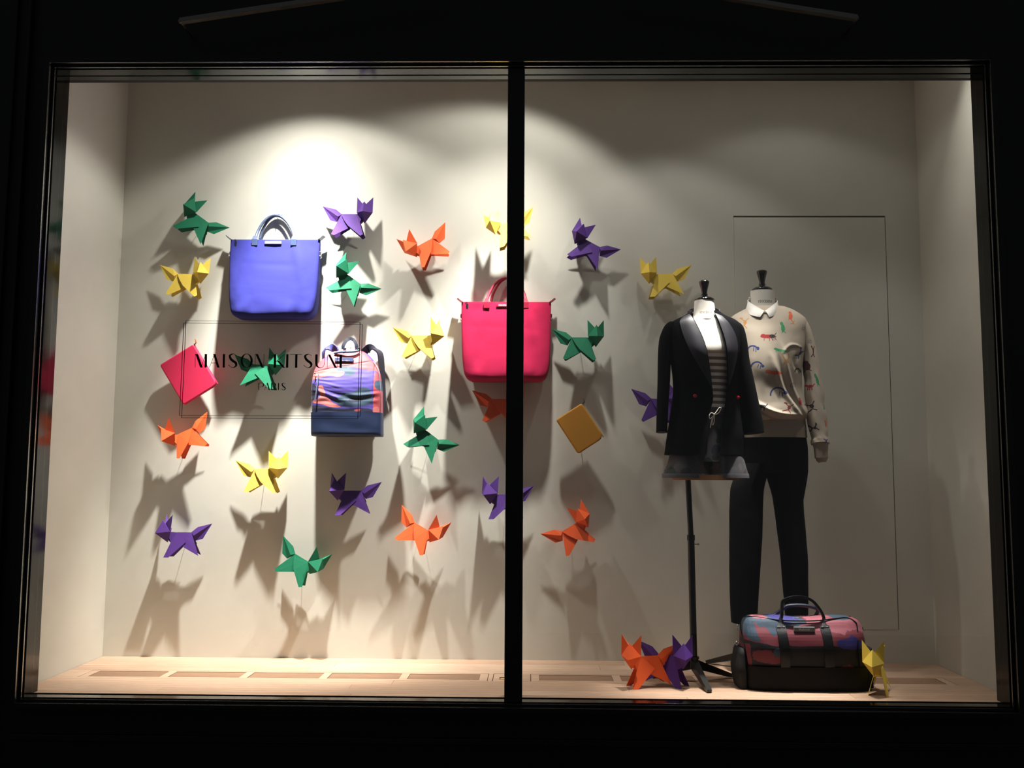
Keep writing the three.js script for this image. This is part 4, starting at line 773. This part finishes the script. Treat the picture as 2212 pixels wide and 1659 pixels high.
{
  const t = thing('trousers', 'black trousers hanging below the printed sweatshirt', 'trousers'), wool = mat('#030304', .9, { specularIntensity: .25, bumpMap: canvasBump, bumpScale: .0003 });
  const O = outline(zM, [[930, 1607, 1739, .296, .146], [945, 1605, 1740, .298, .144], [965, 1602, 1743, .300, .142], [990, 1599, 1744, .302, .140], [1012, 1596, 1744, .302, .140], [1022, 1594, 1744, .300, .142]]);
  part('hip', loft({ o: O, y0: at(1665, 1021, zM).y, y1: at(1665, 932, zM).y, n: 2.3, nu: 80, nv: 24 }), wool, t);
  for (const tab of [[[1000, 1598, 1662, .302, .142], [1024, 1590, 1656, .300, .144], [1058, 1579, 1648, .296, .146], [1155, 1576.5, 1645.5, .288, .148], [1200, 1576, 1643.5, .284, .150], [1290, 1578, 1638, .276, .156], [1328, 1579.5, 1635, .272, .160], [1346, 1581, 1633, .270, .162]], [[1000, 1654, 1743.5, .302, .142], [1024, 1656, 1742.5, .300, .144], [1070, 1669, 1735, .296, .146], [1082, 1671.5, 1733.5, .294, .146], [1155, 1682, 1739, .288, .148], [1210, 1688, 1743, .284, .150], [1290, 1695, 1745, .276, .156], [1346, 1699, 1744, .270, .162]]]) {
    const L = outline(zM, tab), c = (tab[0][1] + tab[0][2]) / 2, cb = (tab[7][1] + tab[7][2]) / 2;
    part('trouser_leg', loft({ o: L, y0: at(cb, 1345, zM).y, y1: at(c, 1001, zM).y, n: 2.2, nu: 56, nv: 70, bump: (x, y, th) => .0018 * fbm(x * 10, y * 7) + .003 * Math.exp(-((th - Math.PI / 2) ** 2) / .01) }), wool, t);
  }
}

// ---------------------------------------------------------------- duffel bag on the floor
{
  const S = 6.703, t = thing('duffel_bag', 'camouflage duffel bag with navy leather base and handles standing on the floor', 'duffel bag'), zp = .50;
  const P = (x, y, z = zp) => at(1570 + x / S, 1270 + y / S, z), px = (x) => 1570 + x / S, py = (y) => 1270 + y / S;
  const tex = canvasTex(1106, 804, (c) => {
    c.scale(.5, .5); const r = rng(8); c.fillStyle = '#6f2b36'; c.fillRect(0, 0, 2212, 1609);
    const patch = (col, pts) => {                                  // printed patch with a slightly ragged outline
      c.fillStyle = col; c.beginPath();
      pts.forEach((p, n2) => { const q2 = pts[(n2 + 1) % pts.length]; if (!n2) c.moveTo(...p); for (let k2 = 1; k2 <= 4; k2++) c.lineTo(lerp(p[0], q2[0], k2 / 4) + (k2 < 4 ? (r() - .5) * 22 : 0), lerp(p[1], q2[1], k2 / 4) + (k2 < 4 ? (r() - .5) * 18 : 0)); });
      c.closePath(); c.fill();
    };
    const SL = '#2f4356', PK = '#97525e', VI = '#2f2b74', NV = '#12131c', MR = '#6f2b36';
    patch(SL, [[160, 380], [380, 400], [800, 430], [1090, 440], [1110, 500], [1010, 545], [890, 520], [860, 560], [730, 560], [690, 610], [640, 680], [590, 640], [540, 550], [430, 545], [370, 480], [400, 640], [440, 740], [330, 740], [240, 650]]);
    patch(PK, [[970, 560], [1000, 520], [1110, 500], [1130, 440], [1400, 430], [1960, 420], [1970, 580], [1880, 620], [1800, 570], [1700, 590], [1660, 580], [1610, 650], [1560, 620], [1480, 610], [1330, 600], [1200, 570], [1080, 560]]);
    patch(VI, [[600, 380], [1020, 400], [1020, 475], [800, 490], [640, 460]]); patch(VI, [[1500, 720], [1600, 690], [1640, 690], [1720, 640], [1800, 700], [1900, 730], [1900, 880], [1500, 880]]);
    patch(NV, [[200, 740], [430, 760], [620, 800], [760, 790], [900, 800], [1300, 790], [1400, 770], [1560, 820], [1700, 850], [1900, 830], [1980, 760], [1980, 1170], [200, 1170]]);
    patch(SL, [[640, 830], [740, 790], [800, 830], [800, 930], [680, 970], [600, 930], [600, 860]]);
    patch(MR, [[330, 890], [420, 860], [560, 860], [600, 900], [620, 960], [720, 940], [770, 960], [750, 1030], [640, 1060], [500, 1050], [400, 1030], [330, 1000]]);
    patch(MR, [[1310, 980], [1360, 955], [1410, 985], [1400, 1050], [1330, 1040]]); patch(MR, [[1560, 1080], [1680, 1050], [1740, 1090], [1730, 1170], [1570, 1170]]);
    patch(PK, [[280, 395], [560, 380], [640, 400], [560, 440], [380, 435]]); patch(SL, [[1500, 415], [1750, 410], [1760, 440], [1520, 445]]);
    patch(MR, [[150, 840], [290, 780], [320, 1000], [340, 1460], [280, 1460]]);
  });
  const A = P(0, 1609), B = P(2212, 0), print = cloth('#ffffff', .7, { map: tex });
  const O = outline(zp, [[1331, px(420), px(1760), .520, .440], [1334, px(320), px(1840), .532, .426], [1340, px(268), px(1905), .543, .414], [1350, px(238), px(1935), .552, .402], [1366, px(228), px(1958), .568, .392], [1386, px(230), px(1972), .576, .384], [1402, px(232), px(1985), .577, .380], [1430, px(239), px(2008), .570, .377], [1455, px(248), px(2032), .563, .374], [1480, px(262), px(2048), .558, .374], [1492, px(300), px(2035), .555, .378]]);
  const yT = P(1000, 412).y, y0 = .0008;
  const sag = (x) => .007 * Math.exp(-(((x - P(1080, 0).x) / .075) ** 2));
  const body = loft({ o: O, y0, y1: yT, n: 4.6, nu: 150, nv: 70, bump: (x, y, th) => Math.max(0, Math.sin(th)) * (.004 * fbm(x * 6, y * 8, 3)) });
  { const p = body.attributes.position; for (let i = 0; i < p.count; i++) { const k = smooth(yT - .07, yT, p.getY(i)); p.setY(i, p.getY(i) - k * sag(p.getX(i))); } body.computeVertexNormals(); }
  part('bag_body', frontUV(toCreasedNormals(body, R(50)), A.x, B.x, A.y, B.y), print, t);
  const zF = (x, y) => { const [, xl, xr, zf, zb] = O(y), u = clamp((x - (xl + xr) / 2) / ((xr - xl) / 2), -1, 1); return (zf + zb) / 2 + (zf - zb) / 2 * Math.pow(1 - Math.pow(Math.abs(u), 4.6), 1 / 4.6) + .004 * fbm(x * 6, y * 8, 3); };
  const on = (x, y, d = 0) => { const a = P(x, y, .57); return V(a.x, a.y, zF(a.x, a.y) + d); };
  const hide = mat('#030506', .55, { specularIntensity: .3 }), strapM = leather('#0c0e15', .42);
  part('leather_base', loft({ o: (y) => { const e = O(y); return [y, e[1] - .001, e[2] + .001, e[3] + .004, e[4] - .002]; }, y0: .0006, y1: P(1000, 1150, .57).y, n: 5.2, nu: 120, nv: 16 }), hide, t);
  for (const s of [[120, 255, 840, 1410], [1930, 2060, 840, 1400]]) { // end pockets
    const pz = .47, o = outline(pz, [[py(s[2]), px(s[0] + 25), px(s[1] - 10), .520, .420], [py(s[2] + 60), px(s[0] - 5), px(s[1]), .532, .41], [py(s[2] + 300), px(s[0] - 40), px(s[1] + 10), .54, .40], [py(s[3]), px(s[0] + 10), px(s[1] + 20), .535, .405]]);
    part('end_pocket', loft({ o, y0: P(s[0], s[3], pz).y, y1: P(s[0], s[2], pz).y, n: 3, nu: 40, nv: 20, bump: (x, y) => .003 * noise(x * 30, y * 20) }), cloth('#06070b', .8), t);
  }
  const pipe = [[330, 1140], [300, 900], [278, 640], [285, 520], [330, 465], [450, 452], [800, 485], [1080, 494], [1350, 490], [1600, 468], [1800, 462], [1895, 500], [1925, 580], [1900, 900], [1940, 1140]].map(([x, y]) => { return on(x, y, .0035); });
  part('piping', sweep(pipe, circ(.0022, 8), V(0, 0, 1), 120), hide, t);
  for (const [x0, x1] of [[[795, 800], [835, 850]], [[1432, 1440], [1470, 1490]]]) {
    const xs = [[lerp(x0[0], x0[1], 0), 560], [x0[1] + 10, 700], [x1[0], 900], [x1[1], 1148]];
    part('strap', sweep(xs.map(([x, y]) => on(x, y, .0035)), rect(.0335, .0035), V(0, 0, 1), 20), strapM, t);
  }
  // handles: front pair of ends anchored on the straps, rear handle leaning behind
  const taper = (s) => { const e = Math.min(s, 1 - s) * 2; return rect(lerp(.030, .0095, smooth(0, .16, e)), lerp(.004, .010, smooth(.1, .3, e)))(); };
  const H = part('handle', sweep([on(800, 580, .006), on(798, 500, .004), P(795, 400, .535), P(800, 250, .545), P(830, 175, .548), P(1020, 128, .552), P(1210, 170, .55), P(1330, 290, .545), P(1400, 420, .538), on(1432, 500, .004), on(1436, 580, .006)], taper, V(0, 0, 1), 80), strapM, t);
  for (const x of [775, 840, 1402, 1468]) part('rivet', new THREE.SphereGeometry(.0024, 12, 8).translate(on(x, 573).x, on(x, 573).y, on(x, 573).z + .0075), M.steel, H);
  part('handle', sweep([P(640, 420, .425), P(720, 370, .43), P(830, 290, .44), P(900, 258, .445), P(1080, 252, .448), P(1250, 280, .445), P(1320, 320, .44), P(1290, 390, .43), P(1255, 440, .425)], circ(.0068, 10, .0078), V(0, 0, 1), 60), leather('#161d33', .35), t);
  const l0 = on(978, 632), l1 = on(1280, 570), lz = Math.max(l0.z, l1.z) + .004; const plate = part('label_plate', box(l0.x, l1.x, l0.y, l1.y, lz - .006, lz + .002, .001), leather('#93939b', .5), t);
  const lt = canvasTex(512, 96, (c) => { c.fillStyle = '#85858d'; c.fillRect(0, 0, 512, 96); c.fillStyle = '#f4f4f4'; c.font = 'bold 62px serif'; c.textAlign = 'center'; c.textBaseline = 'middle'; c.fillText('Walcook', 250, 50, 380); });
  part('lettering', frontUV(box(l0.x + .002, l1.x - .002, l0.y + .0015, l1.y - .0015, lz + .0018, lz + .0024), l0.x, l1.x, l0.y, l1.y), mat('#ffffff', .5, { map: lt }), plate);
  part('zip', sweep([P(380, 400, .478), P(700, 420, .478), P(1080, 436, .478), P(1500, 424, .478), P(1790, 412, .478)], rect(.008, .003), V(0, 1, 0), 40), mat('#1a1a24', .6), t);
  part('zip_pull', [box(P(930, 0).x, P(1050, 0).x, P(0, 440, .5).y, P(0, 418, .5).y, .505, .511, .001), new THREE.TorusGeometry(.004, .001, 8, 16).translate(P(1075, 432, .51).x, P(1075, 432, .51).y, .51)], M.steel, t);
  part('strap_ring', [new THREE.TorusGeometry(.008, .0016, 8, 20).rotateY(R(60)).translate(P(160, 560, .50).x, P(160, 560, .50).y, .50), new THREE.TorusGeometry(.007, .0015, 8, 20).rotateY(R(40)).translate(P(150, 800, .53).x, P(150, 800, .53).y, .53)], M.steel, t);
  part('strap_ring', new THREE.TorusGeometry(.008, .0016, 8, 20).rotateY(R(70)).translate(P(1968, 600, .50).x, P(1968, 600, .50).y, .50), mat('#101014', .4), t);
}
renderer.render(scene, camera);
